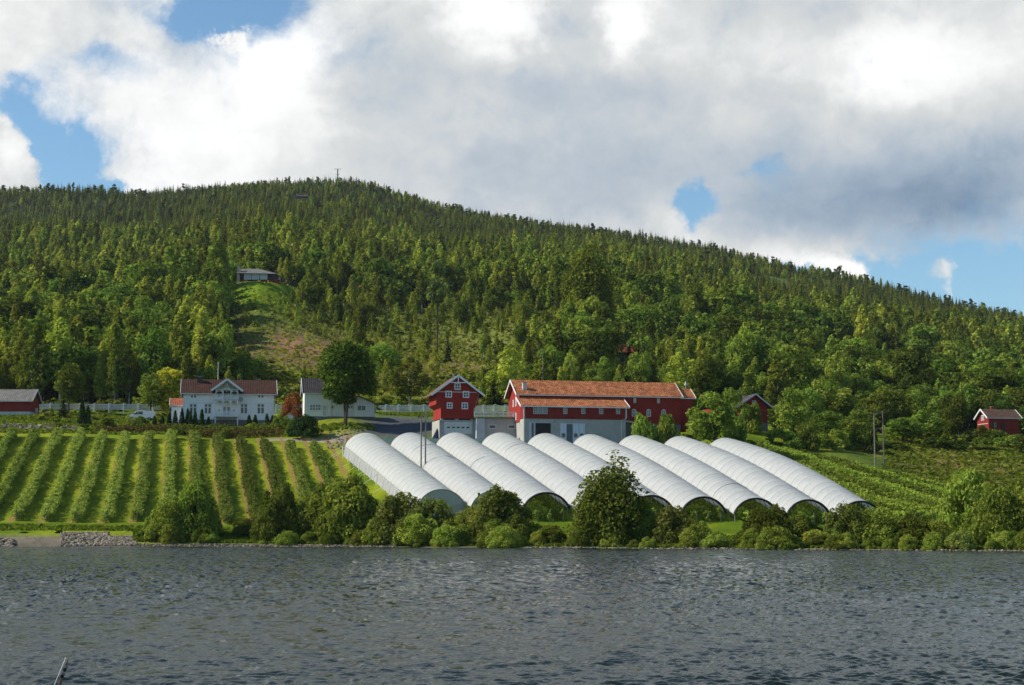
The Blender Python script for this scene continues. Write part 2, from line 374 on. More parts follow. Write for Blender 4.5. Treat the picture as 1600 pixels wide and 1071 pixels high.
# crop field geometry (left rows / tunnels)
PH_L = radians(10.9); PH_T = radians(19.6)
def vnoise(x, y, s, seed=0):
    """cheap smooth value noise for land cover"""
    x = np.asarray(x) / s + seed * 17.3; y = np.asarray(y) / s + seed * 5.1
    def h(i, j): return np.modf(np.abs(np.sin(i * 127.1 + j * 311.7) * 43758.5453))[0]
    i = np.floor(x); j = np.floor(y); fx = x - i; fy = y - j; fx = fx * fx * (3 - 2 * fx); fy = fy * fy * (3 - 2 * fy)
    return (h(i, j) * (1 - fx) + h(i + 1, j) * fx) * (1 - fy) + (h(i, j + 1) * (1 - fx) + h(i + 1, j + 1) * fx) * fy
def sst(x, a, b): t = np.clip((x - a) / (b - a), 0, 1); return t * t * (3 - 2 * t)
def gb(u, v, cu, cv, ru, rv): return np.exp(-((u - cu) / ru) ** 2 - ((v - cv) / rv) ** 2)

# ------------------------------------------------------------------ terrain mesh with land cover colours
def build_terrain():
    uk = np.concatenate([np.linspace(-2600, -320, 60), np.arange(-300, 1900, 5.0), np.linspace(1920, 4200, 60)])
    A = (uk - CU) / F * 1.0
    DD = DG; U, Y = np.meshgrid(A, DD); X = U * Y; Z = ground(X, Y)
    n, m = X.shape
    pu_, pv_ = px(X, Y, Z)
    g = np.array([.125, .195, .010]); g2 = np.array([.27, .30, .016]); soil = np.array([.26, .155, .06]); floor_ = np.array([.030, .040, .015])
    slash = np.array([.16, .105, .055]); gravel = np.array([.17, .145, .105]); asphalt = np.array([.085, .09, .10]); scrub = np.array([.15, .18, .035])
    c = np.zeros((n, m, 3)) + floor_
    def lay(mask, col):
        nonlocal c
        mk = np.clip(mask, 0, 1)[..., None]; c = c * (1 - mk) + np.asarray(col) * mk
    nz = vnoise(X, Y, 9, 1); nz2 = vnoise(X, Y, 3, 2); nz3 = vnoise(X, Y, 28, 3)
    lay((Y < 392) * 1.0, g * .8)
    lay((Y < 392) * sst(nz, .35, .8) * .7, g2)
    lay(((Y >= 392) & (Y < 480)) * sst(nz, .3, .7), scrub * .7)
    # hillside clearings
    lay(sst(Y, 392, 410) * (1 - sst(Y, 620, 700)) * sst(pu_, 340, 420) * (1 - sst(pu_, 860, 960)), scrub)
    cl = (Y > 395) * (Y < 640)
    lay(gb(pu_, pv_, 470, 552, 135, 34) * sst(nz2, .1, .6) * 1.7 * cl, slash)
    lay(gb(pu_, pv_, 680, 572, 140, 30) * sst(nz2, .15, .6) * 1.7 * cl, slash)
    lay(gb(pu_, pv_, 800, 590, 60, 14) * sst(nz2, .15, .6) * 1.5 * cl, slash)
    lay(gb(pu_, pv_, 900, 508, 90, 12) * sst(nz, .2, .7) * 1.5 * (Y > 450), slash)
    lay(gb(pu_, pv_, 452, 540, 22, 14) * 1.3 * (Y > 450), (.30, .155, .085))
    lay(gb(pu_, pv_, 500, 548, 26, 10) * sst(nz2, .2, .7) * (Y > 450), (.30, .155, .085))
    lay(gb(pu_, pv_, 420, 460, 60, 22) * 1.6 * (Y > 500) * (Y < 700), g)
    lay(gb(pu_, pv_, 1215, 438, 130, 10) * 1.3 * (Y > 900), (.11, .15, .03))
    lay(gb(pu_, pv_, 1175, 612, 60, 14) * 1.5 * (Y < 500), g)
    lay(gb(pu_, pv_, 1500, 715, 200, 22) * 1.4 * (Y < 420) * sst(nz, .2, .6), (.24, .22, .04))
    lay(gb(pu_, pv_, 1490, 740, 120, 28) * 1.3 * (Y < 420) * sst(nz2, .25, .7), (.20, .12, .055))
    # crop fields
    soilmask = np.zeros_like(X)
    fl = (Y > 241) & (Y < 326) & (pu_ < 545)
    soilmask = np.where(fl & (pu_ > -400), 1.0, 0.0)
    lay(fl * (.35 + .6 * sst(nz3, .3, .7)), g2)
    lay(gb(pu_, pv_, 1330, 740, 130, 50) * (Y < 330) * .8, (.07, .12, .018))
    # shore: gravel bank left, stones, strip of mud
    lay(sst(Y, 212, 218) * (1 - sst(Y, 224.5, 228)) * (pu_ < 205) * (.75 + .5 * nz2), gravel)
    lay((Z < 0.35) * (.6 + .4 * nz2), (.13, .11, .08))
    # garden beds with the hedge shade painted into the dark soil, yard, rock cut, farm track
    lay(gb(pu_, pv_, 290, 668, 150, 11) * (Y < 352) * (Y > 326) * 1.7, (.035, .045, .018))
    lay(gb(pu_, pv_, 625, 668, 62, 16) * (Y < 352) * 1.8, asphalt)
    lay(gb(pu_, pv_, 540, 687, 30, 6) * (Y < 335) * 1.5, (.30, .24, .18))
    lay((np.abs(Y - 303) < 9) * (pu_ > 640) * (pu_ < 985), asphalt * 1.2)
    tr = np.abs(Y - (329.5 + 1.2 * np.sin(X * .06))) < 1.1
    lay(tr * (pu_ < 130) * 1.0, (.30, .24, .13))
    lay((np.abs(Y - 319) < 1.2) * (pu_ > 405) * (pu_ < 520), (.36, .29, .2))
    lay((np.abs(Y - 373) < 3.0) * (pu_ > -300) * (pu_ < 860), asphalt)
    V = np.stack([X, Y, Z], -1).reshape(-1, 3)
    i = np.arange(n - 1)[:, None] * m + np.arange(m - 1)[None, :]
    Q = np.stack([i, i + 1, i + m + 1, i + m], -1).reshape(-1, 4)
    mat, t, o = new_mat('ground_cover')
    a = t.add('ShaderNodeAttribute', attribute_name='cover'); geo = t.add('ShaderNodeNewGeometry'); Pn = geo.outputs['Position']
    na = t.noise(Pn, 0.9, 7, 0.68); nb = t.noise(Pn, 0.12, 5, 0.6); nc = t.noise(Pn, 4.0, 4, 0.7)
    f = t.math('ADD', t.math('MULTIPLY', na, 1.0), t.math('MULTIPLY', nb, 0.8))
    k = t.mrange(t.math('ADD', f, t.math('MULTIPLY', nc, .35)), 0.65, 1.5, 0.45, 1.65, False)
    kc = t.add('ShaderNodeCombineColor')
    for q in range(3): t.put(kc.inputs[q], k)
    col = t.mix(1.0, a.outputs['Color'], kc.outputs[0], 'MULTIPLY')
    # bare soil strips along the crop rows of the field
    s = t.add('ShaderNodeSeparateXYZ'); t.put(s.inputs[0], Pn)
    q = t.math('ADD', t.math('MULTIPLY', s.outputs[0], cos(PH_L)), t.math('MULTIPLY', s.outputs[1], sin(PH_L)))
    q = t.math('ADD', q, t.math('MULTIPLY', t.math('SUBTRACT', na, .5), 0.5))
    fr = t.math('FRACT', t.math('ADD', t.math('DIVIDE', t.math('SUBTRACT', q, ROW_C0), ROW_P), 0.5))
    band = t.math('ABSOLUTE', t.math('SUBTRACT', fr, 0.31))
    sm = t.add('ShaderNodeAttribute', attribute_name='soilmask')
    sf = t.math('MULTIPLY', t.mrange(band, 0.05, 0.13, 1, 0), sm.outputs['Fac'])
    sf = t.math('MULTIPLY', sf, t.mrange(nb, .30, .5, .25, .95))
    col = t.mix(sf, col, t.mix(na, (.21, .13, .045), (.40, .25, .10)))
    p = principled(t, col, 0.95, 0.05, 0, t.math('ADD', na, nc), 0.8, 0.25)
    t.l.new(p.outputs[0], o.inputs[0])
    ob = mesh_np('ground', V, Q, mat, smooth=True, cols={'cover': c.reshape(-1, 3), 'soilmask': soilmask.ravel()})
    tag(ob, kind='structure', label='grassy shore, fields and wooded hillside ground')
ROW_P = 4.28 * cos(PH_L) * .985
_b = pt(213, 822, 238); ROW_C0 = _b[0] * cos(PH_L) + _b[1] * sin(PH_L)
build_terrain()

# ------------------------------------------------------------------ lake
def build_water():
    rng = np.random.default_rng(3)
    a = np.concatenate([np.linspace(-1.4, -.345, 40), np.linspace(-.34, .34, 1150), np.linspace(.345, 1.4, 40)])
    vr = np.concatenate([np.linspace(1600, 1085, 40), np.linspace(1082, 862, 420), np.linspace(861.2, 851, 40)])
    D = CAM_H / -tv(vr)
    A, Y = np.meshgrid(a, D); X = A * Y
    Z = np.zeros_like(X)
    dpx = Y / 1728.0; ddep = Y * Y / 1728.0 / CAM_H * .75     # how far apart the samples lie
    for i in range(90):
        L = 0.09 * (0.50 / 0.09) ** (rng.random() ** 1.1); k = 2 * pi / L
        th = rng.normal(radians(76), 0.42) if rng.random() < .8 else rng.random() * 2 * pi
        kx, ky = k * cos(th), k * sin(th)
        amp = 0.0098 * L ** 0.9 * (0.5 + rng.random())
        fade = np.clip(1.6 - (np.abs(kx) * dpx + np.abs(ky) * ddep) / 2.4, 0, 1)
        ph = kx * X + ky * Y + rng.random() * 6.28 + .6 * np.sin(X * .21 + Y * .13 + i)
        s_ = np.sin(ph)
        Z += amp * fade * (s_ + .25 * (s_ * s_ - .5))
    G = np.zeros_like(Z)
    for (kx_, ky_, w_) in ((7, 1, .8), (15, 2, 1.1), (35, 3, 1.4)):
        g_ = rng.normal(size=Z.shape); ker = np.hanning(kx_ + 2)[1:-1]; ker /= np.sqrt((ker ** 2).sum())
        g_ = np.apply_along_axis(lambda r: np.convolve(r, ker, 'same'), 1, g_)
        if ky_ > 1:
            k2 = np.hanning(ky_ + 2)[1:-1]; k2 /= np.sqrt((k2 ** 2).sum()); g_ = np.apply_along_axis(lambda r: np.convolve(r, k2, 'same'), 0, g_)
        G += g_ * w_
    Z += G * np.clip(.018 * ddep, 0, .0115) * (.6 + .8 * vnoise(X, Y * .3, 14, 8))
    gust = .55 + .75 * vnoise(X, Y * .35, 9, 4) * 1.0 + .3 * vnoise(X, Y, 2.5, 6)
    Z = Z * gust * np.clip((232 - Y) / 30 + .4, .4, 1)
    n, m = X.shape
    V = np.stack([X, Y, Z], -1).reshape(-1, 3)
    i = np.arange(n - 1)[:, None] * m + np.arange(m - 1)[None, :]
    Q = np.stack([i, i + 1, i + m + 1, i + m], -1).reshape(-1, 4)
    b = len(V); z = -0.22
    V = np.concatenate([V, [(-1500, -600, z), (1500, -600, z), (1500, 300, z), (-1500, 300, z)]]); Q = np.concatenate([Q, [(b, b + 1, b + 2, b + 3)]])
    mat, t, o = new_mat('lake_water')
    geo = t.add('ShaderNodeNewGeometry'); P0 = geo.outputs['Position']
    Pn = t.vmath('MULTIPLY', P0, (1.0, 0.55, 1.0))
    n1 = t.noise(Pn, 4.0, 5, 0.7); n2 = t.noise(Pn, 14.0, 3, 0.7)
    n3 = t.noise(t.vmath('MULTIPLY', P0, (1.0, 0.30, 1.0)), 0.9, 3, 0.6)
    h = t.math('ADD', t.math('MULTIPLY', n1, .8), t.math('MULTIPLY', n2, 0.2))
    h = t.math('ADD', h, t.math('MULTIPLY', n3, 1.2))
    p = t.add('ShaderNodeBsdfPrincipled')
    p.inputs['Base Color'].default_value = (.008, .014, .008, 1); p.inputs['Roughness'].default_value = 0.10
    p.inputs['IOR'].default_value = 1.333; p.inputs['Specular IOR Level'].default_value = .5
    bm = t.add('ShaderNodeBump'); bm.inputs['Strength'].default_value = 0.8; bm.inputs['Distance'].default_value = 0.06
    rt = t.add('ShaderNodeVectorRotate', rotation_type='Z_AXIS'); t.put(rt.inputs['Vector'], P0); rt.inputs['Angle'].default_value = .38; R1 = rt.outputs[0]
    rq = t.add('ShaderNodeVectorRotate', rotation_type='Z_AXIS'); t.put(rq.inputs['Vector'], P0); rq.inputs['Angle'].default_value = -.30; R2 = rq.outputs[0]
    sa_ = t.noise(t.vmath('MULTIPLY', R1, (4.0, 1.1, 1.0)), 1.0, 3, 0.65); sb_ = t.noise(t.vmath('MULTIPLY', R2, (1.7, .42, 1.0)), 1.0, 3, 0.65); st_ = t.math('MULTIPLY_ADD', sb_, .6, t.math('MULTIPLY', sa_, .5)); st_ = t.math('SUBTRACT', st_, .05); st2 = t.noise(t.vmath('MULTIPLY', P0, (1.0, 0.16, 1.0)), .05, 3, 0.6)
    sp_ = t.add('ShaderNodeSeparateXYZ'); t.put(sp_.inputs[0], P0); am = t.mrange(sp_.outputs[1], 25, 110, 1.0, 4.6)
    tl = t.math('MULTIPLY_ADD', t.math('SUBTRACT', st_, .5), am, .07)
    tl = t.math('ADD', tl, t.math('MULTIPLY', t.math('SUBTRACT', st2, .52), .18))
    cx = t.add('ShaderNodeCombineXYZ'); t.put(cx.inputs[1], t.math('MULTIPLY', tl, -1.0))
    t.put(bm.inputs['Normal'], t.vmath('NORMALIZE', t.vmath('ADD', geo.outputs['Normal'], cx.outputs[0])))
    t.put(bm.inputs['Height'], h); t.l.new(bm.outputs[0], p.inputs['Normal'])
    t.l.new(p.outputs[0], o.inputs[0])
    ob = mesh_np('lake', V, Q, mat, smooth=True); tag(ob, kind='structure', label='dark grey lake with wind ripples')
build_water()

# ------------------------------------------------------------------ vegetation
def leaves(C, N, S, rng, asp=1.0, tint=None):
    """one irregular four-cornered leaf clump per centre C, facing N, size S"""
    n = len(C); R = rng.normal(size=(n, 3)); T1 = np.cross(N, R); T1 /= np.linalg.norm(T1, axis=1)[:, None] + 1e-9
    T2 = np.cross(N, T1); T2 /= np.linalg.norm(T2, axis=1)[:, None] + 1e-9
    S = np.broadcast_to(np.asarray(S, float), (n,)); V = np.zeros((n, 4, 3))
    for k, (i, j) in enumerate(((-1, -.35), (.25, -1), (1, .35), (-.25, 1))):
        w = rng.uniform(.65, 1.25, (n, 1)); V[:, k] = C + T1 * (i * w * S[:, None] * .5 * asp) + T2 * (j * w * S[:, None] * .5) + N * (rng.uniform(-.18, .18, (n, 1)) * S[:, None])
    Q = np.arange(4 * n).reshape(n, 4)
    return V.reshape(-1, 3), Q, (rng.random(n) if tint is None else tint)
def unit(a): return a / (np.linalg.norm(a, axis=1)[:, None] + 1e-9)
def lobe_leaves(L, per, size, rng, up=.35, rnd=.85, low=-0.75):
    """L: rows (x, y, z, rx, ry, rz). Leaf clumps over the shells of the lobes, tint partly per lobe"""
    L = np.asarray(L, float); area = (L[:, 3] * L[:, 5]); cnt = np.maximum(8, (per * area / area.sum())).astype(int)
    idx = np.repeat(np.arange(len(L)), cnt); d = unit(rng.normal(size=(len(idx), 3)))
    bad = d[:, 2] < low; d[bad, 2] *= -1
    r = rng.uniform(.62, 1.06, len(idx)) ** .8
    C = L[idx, :3] + d * L[idx, 3:6] * r[:, None]
    N = unit(d + rng.normal(size=d.shape) * rnd + np.array([0, 0, up]))
    lt = rng.uniform(-.28, .28, len(L))
    tint = np.clip(.5 + lt[idx] + rng.normal(0, .16, len(idx)), 0, 1)
    return leaves(C, N, size * rng.uniform(.7, 1.3, len(idx)), rng, 1.15, tint)
def trunk_np(h, r, rng, lean=0.25, forks=1, limbs=0, lobes=None, white=False):
    mb = MB()
    for k in range(forks):
        a = rng.random() * 6.28; off = (0.0 if forks == 1 else .09 * h)
        p = []
        for i in range(6):
            q = i / 5; p.append((cos(a + k * 2.6) * off * q + lean * sin(q * 2.2 + a) * .5, sin(a + k * 2.6) * off * q + lean * (cos(q * 2 + a) - cos(a)) * .4, h * q - .4 * (1 - q)))
        mb.tube(p, [r * (1 - .82 * i / 5) * (1.25 if i == 0 else 1) / (1 if forks == 1 else 1.25) for i in range(6)], 7)
    if limbs and lobes is not None:
        pick = rng.choice(len(lobes), min(limbs, len(lobes)), replace=False)
        for q in pick:
            e = np.array(lobes[q][:3], float); z0 = max(h * .12, e[2] * rng.uniform(.45, .72))
            s = np.array([0, 0, z0]); m = (s + e) / 2 + np.array([0, 0, -.04 * h])
            mb.tube([s, m, e], [r * .38, r * .26, r * .08], 5)
    return mb
def mk_birch(rng, H=15.0, wid=1.0, n=2300, size=.42, limbs=7, bare=.20):
    L = []; k = 34
    for i in range(k):
        q = bare + (1 - bare) * ((i + .5) / k) ** .9; w = wid * H * .155 * (sin(pi * min(1, (q - bare) / (1 - bare) * .86 + .13)) ** .75)
        a = i * 2.4 + rng.random(); rr = w * rng.uniform(.25, .95)
        s = H * rng.uniform(.045, .080) * (1.15 - .5 * q)
        L.append((cos(a) * rr, sin(a) * rr, q * H * .95, s * 1.0, s * 1.0, s * rng.uniform(1.2, 1.9)))
    L.append((0, 0, H * .955, H * .028, H * .028, H * .06))
    V, Q, t = lobe_leaves(L, n, size, rng, .1, .9)
    return V, Q, t, trunk_np(H * .86, H * .0115, rng, .3, 1, limbs, L)
def mk_round(rng, H=12.0, wid=1.0, n=3200, size=.40, bare=.16, forks=1, k=30, limbs=8, low=-.75):
    L = []
    for i in range(k):
        d = unit(rng.normal(size=(1, 3)))[0]; r = rng.uniform(.35, .82)
        cx, cy, cz = d * r * np.array([H * .36 * wid, H * .36 * wid, H * (1 - bare) * .47])
        s = H * rng.uniform(.085, .145)
        L.append((cx, cy, H * (bare + (1 - bare) * .5) + cz, s * wid ** .5, s * wid ** .5, s * .85))
    V, Q, t = lobe_leaves(L, n, size, rng, .35, .8, low)
    V[:, 2] = np.maximum(V[:, 2], .02)
    return V, Q, t, trunk_np(H * .7, H * .02, rng, .3, forks, limbs, L)
def mk_spruce(rng, H=15.0, wid=1.0, whorls=26, per=8, q_=1.0):
    Cs = []; Ns = []; Ss = []; T = []
    V = []; Q = []; tt = []
    for w in range(whorls):
        q = (w + rng.uniform(0, .6)) / whorls; z = H * (.06 + .93 * q); R = H * .155 * wid * (1 - q) ** .82 + .10
        nb = max(3, int(per * (1 - .55 * q)))
        for b in range(nb):
            a = b * 2 * pi / nb + rng.uniform(-.35, .35) + w; r = R * rng.uniform(.62, 1.18)
            ca, sa = cos(a), sin(a); wd = (.36 * r + .16) * rng.uniform(.7, 1.1); dz = -r * rng.uniform(.35, .95); zt = rng.uniform(-.15, .15)
            for (r0, r1, zz) in ((.10, .62, 0), (.50, 1.0, .12)):
                w0 = wd * (.8 if r0 < .3 else 1.0) / 2; w1 = wd * (1.0 if r0 < .3 else .22) / 2
                p0 = np.array([ca * r * r0, sa * r * r0, z + dz * r0 + zt]); p1 = np.array([ca * r * r1, sa * r * r1, z + dz * r1 * r1 + zt + zz * r * .4])
                sd = np.array([-sa, ca, rng.uniform(-.35, .35)])
                i = len(V) ; V += [p0 - sd * w0, p1 - sd * w1, p1 + sd * w1, p0 + sd * w0]; Q.append((i, i + 1, i + 2, i + 3)); tt.append(np.clip(.30 + .4 * r0 + rng.normal(0, .18), 0, 1))
    V += [np.array([-.09, 0, H * .93]), np.array([.09, 0, H * .93]), np.array([.02, .01, H * 1.02]), np.array([-.02, .01, H * 1.02])]; i = len(V); Q.append((i - 4, i - 3, i - 2, i - 1)); tt.append(.6)
    return np.array(V), np.array(Q), np.array(tt), trunk_np(H * .97, H * .012, rng, .05)
def mk_pine(rng, H=15.0, n=900, size=.7):
    L = []
    for i in range(13):
        q = rng.uniform(.50, .97); a = rng.random() * 6.28; w = H * .16 * (1.25 - q) * 1.6
        s = H * rng.uniform(.05, .085); L.append((cos(a) * w * rng.uniform(.2, 1), sin(a) * w * rng.uniform(.2, 1), q * H, s * 1.35, s * 1.35, s * .7))
    V, Q, t = lobe_leaves(L, n, size, rng, .4, .8)
    return V, Q, t, trunk_np(H * .93, H * .013, rng, .3, 1, 7, L)
def mk_cone(rng, H=3.6, wid=1.0, n=900, size=.17):
    q = rng.random(n) ** 1.35; a = rng.random(n) * 2 * pi; r = H * .135 * wid * np.minimum(1, (1 - q) ** .62) * rng.uniform(.82, 1.08, n) * (np.minimum(1, q * 9 + .55))
    C = np.stack([np.cos(a) * r, np.sin(a) * r, q * H], 1); d = np.stack([np.cos(a), np.sin(a), np.full(n, .35)], 1)
    V, Q, t = leaves(C, unit(d + rng.normal(size=(n, 3)) * .45), size * rng.uniform(.7, 1.4, n), rng, 1.2)
    return V, Q, t, trunk_np(H * .85, H * .03, rng, .02)

def mk_bush(rng, H=4.0, wid=1.0, n=5000, size=.26, k=46, limbs=5):
    L = []; R = H * .55 * wid
    for i in range(k):
        a = rng.random() * 6.28; q = rng.random() ** .5; top = H * (1 - q ** 3.2) ** .6 * rng.uniform(.72, 1.0)
        s = H * rng.uniform(.09, .20); z = max(s * .5, top - s) if rng.random() < .6 else rng.uniform(.12, .7) * top
        L.append((cos(a) * q * R, sin(a) * q * R, z, s * 1.15, s * 1.15, s))
    V, Q, t = lobe_leaves(L, n, size, rng, .35, .8, -.95)
    V[:, 2] = np.maximum(V[:, 2], .0)
    return V, Q, t, trunk_np(H * .6, H * .018, rng, .3, 2, limbs, L)
PROTO = {}
def proto(key, gen, leaf, bark, rng_seed, **kw):
    V, Q, t, mb = gen(np.random.default_rng(rng_seed), **kw)
    crown = mesh_np('crown', V, Q, M[leaf], tint=t, link=False); tr = mb.build('trunk', M[bark]); COL.objects.unlink(tr)
    H = float(V[:, 2].max()); R = float(np.percentile(np.hypot(V[:, 0], V[:, 1]), 96))
    PROTO[key] = [crown, tr, H, R, []]
for i in range(5):
    proto(('birch', i), mk_birch, 'birch_leaf', 'birch_bark', 10 + i, H=15, wid=[.8, 1.0, 1.2, .95, 1.4][i], n=2600, size=.44, bare=[.22, .18, .24, .30, .15][i])
    proto(('broadleaf', i), mk_round, 'decid_leaf', 'bark', 20 + i, H=12, wid=[.8, 1.0, 1.15, .75, .95][i], n=3200, size=.40, bare=.10)
    proto(('spruce', i), mk_spruce, 'spruce_leaf', 'bark', 30 + i, H=15, wid=[.8, 1.0, .9, 1.15, .7][i], whorls=30, per=9)
    proto(('shrub', i), mk_bush, 'decid_leaf', 'bark', 40 + i, H=4, wid=[1.0, 1.2, 1.4, .9, 1.1][i], n=3400, size=.27, k=34)
for i in range(4):
    proto(('birchfar', i), mk_birch, 'birch_leaf', 'birch_bark', 50 + i, H=15, wid=[.9, 1.1, 1.3, 1.0][i], n=700, size=.80, limbs=0)
    proto(('broadfar', i), mk_round, 'decid_leaf', 'bark', 60 + i, H=12, wid=[.9, 1.0, 1.15, .8][i], n=800, size=.75, bare=.06, k=16, limbs=0)
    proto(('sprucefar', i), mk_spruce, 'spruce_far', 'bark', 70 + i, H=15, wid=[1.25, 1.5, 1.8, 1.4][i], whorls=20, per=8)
for i in range(3):
    proto(('pine', i), mk_pine, 'pine_leaf', 'bark', 80 + i, H=15)
    proto(('willow', i), mk_bush, 'willow_leaf', 'bark', 90 + i, H=5, wid=[1.0, 1.2, .9][i], n=7500, size=.25, k=60)
    proto(('darkbush', i), mk_bush, 'dark_leaf', 'bark', 100 + i, H=6, wid=[1.0, 1.15, .9][i], n=10000, size=.27, k=64)
    proto(('young', i), mk_birch, 'scrub_leaf', 'birch_bark', 110 + i, H=7, wid=[1.3, 1.6, 1.1][i], n=700, size=.42, limbs=3, bare=.05)
    proto(('scrub', i), mk_round, 'scrub_leaf', 'bark', 120 + i, H=2, wid=[1.5, 1.9, 1.3][i], n=300, size=.28, bare=-.2, k=14, limbs=0, low=-.2)
    proto(('thuja', i), mk_cone, 'thuja_leaf', 'bark', 130 + i, H=3.6, wid=[1.0, 1.15, .9][i])

def plant(key, x, y, H, rz=None, wid=1.0, name='tree', label='', cat='tree', group=None, z=None, mats=None):
    cr, tr, h0, r0, users = PROTO[key]
    zz = float(ground(x, y)) if z is None else z
    e = empty(name, (x, y, zz - .05), random.random() * 6.28 if rz is None else rz)
    s = H / h0; e.scale = (s * wid, s * wid, s); tag(e, label, cat, group)
    a = cr.copy(); a.name = 'crown'; b = tr.copy(); b.name = 'trunk'
    if mats:
        a.data = cr.data.copy(); a.data.materials[0] = M[mats]
    for c in (a, b): COL.objects.link(c); c.parent = e
    users.append((a, b)); return e
def hero(key, u, D, vtop, wpx=None, **kw):
    """a single tree seen under image column u at depth D, its top at row vtop and its crown wpx columns wide"""
    p = at(u, D); H = (CAM_H + float(tv(vtop)) * D) - p[2]
    if (kw.get('name') in ('bush', 'shrub')) or 'polytunnel' in kw.get('label', ''): H *= 1.13
    cr, tr, h0, r0, us = PROTO[key]
    wid = 1.0
    if wpx: wid = (wpx * (1.18 if D < 240 else 1) * D / F / 2) / (r0 * H / h0)
    return plant(key, p[0], p[1], H, wid=wid, **kw)

rs = np.random.default_rng(99)
def special(key, gen, leaf, bark, seed, **kw): proto(key, gen, leaf, bark, seed, **kw)
special('maple', mk_round, 'maple_leaf', 'bark', 201, H=15, wid=.85, n=26000, size=.38, bare=.17, forks=2, k=120, limbs=10)
special('yellow', mk_round, 'yellow_leaf', 'bark', 202, H=8.5, wid=.9, n=7000, size=.30, bare=.0, k=60)
special('redbush', mk_bush, 'red_leaf', 'bark', 203, H=5, wid=1.1, n=4500, size=.26, k=44)
special('darkdome', mk_bush, 'thuja_leaf', 'bark', 204, H=6, wid=1.1, n=9000, size=.26, k=60)
special('bigbirch', mk_round, 'scrub_leaf', 'birch_bark', 205, H=30, wid=.62, n=20000, size=.62, limbs=12, bare=.04, k=120)
special('sparse', mk_birch, 'willow_leaf', 'bark', 206, H=15, wid=1.3, n=900, size=.30, limbs=22, bare=.35)
special('shoretree', mk_bush, 'dark_leaf', 'bark', 207, H=9, wid=.8, n=15000, size=.28, k=90, limbs=12)

# single trees and bushes one can point to
G_SH = 'bushes along the lake shore'
hero('maple', 540, 329, 528, 84, name='maple_tree', label='big round dark green maple with two trunks in front of the small white house')
hero('yellow', 268, 362, 573, 56, name='willow_tree', label='bright yellow-green willow beside the white farmhouse')
hero(('broadleaf', 1), 236, 360, 582, 44, name='broadleaf_tree', label='fresh green tree standing by the parked van and the yellow willow')
hero(('broadleaf', 3), 300, 364, 590, 26, name='broadleaf_tree', label='green tree just behind the farmhouse chimney')
hero('redbush', 457, 343, 609, 36, name='ornamental_bush', label='red-leaved bush between the two white houses', cat='bush')
hero('darkdome', 474, 322, 646, 56, name='dome_bush', label='large dark dome-shaped bush below the small white house', cat='bush')
hero(('shrub', 2), 452, 330, 652, 34, name='shrub', label='light green bush against the big dark dome bush', cat='bush')
hero(('spruce', 1), 98, 352, 602, 22, name='spruce_tree', label='dark spruce standing alone beside the grey roofed shed')
hero(('broadleaf', 0), 108, 366, 566, 46, name='broadleaf_tree', label='tall green tree leaning over the lone spruce by the shed')
hero(('thuja', 0), 128, 340, 624, 15, name='thuja', label='dark pointed thuja below the road fence, taller of a pair')
hero(('thuja', 1), 137, 340, 633, 11, name='thuja', label='small dark thuja, shorter of a pair below the road fence')
th = [(241, 649, 'beside the tail of the parked van'), (253, 648, 'in front of the tiled side annex corner'), (264, 644, 'below the left edge of the annex'), (273.5, 640, 'below the middle of the annex wall'),
      (284, 636, 'at the corner of annex and farmhouse'), (293, 637, 'left neighbour of the first ground floor window'), (297, 640, 'partly over the first ground floor window'), (304.5, 640, 'right below the first ground floor window'), (315, 638, 'between the two windows left of the porch'),
      (325.5, 650, 'short one closest to the left side of the porch'), (389, 647, 'just right of the porch'), (398.5, 647, 'left of the last farmhouse window'), (417, 645, 'at the right corner of the farmhouse'), (425.5, 648, 'beyond the right corner of the farmhouse')]
for i, (u, v, ph) in enumerate(th):
    hero(('thuja', i % 3), u, 335.5 + (i % 2) * .6, v + .5, 11, name='thuja', label='dark pointed thuja ' + ph, group='thuja hedge in front of the farmhouse')
hero(('darkbush', 1), 436, 334, 648, 26, name='shrub', label='dark green bush right of the thuja row', cat='bush')
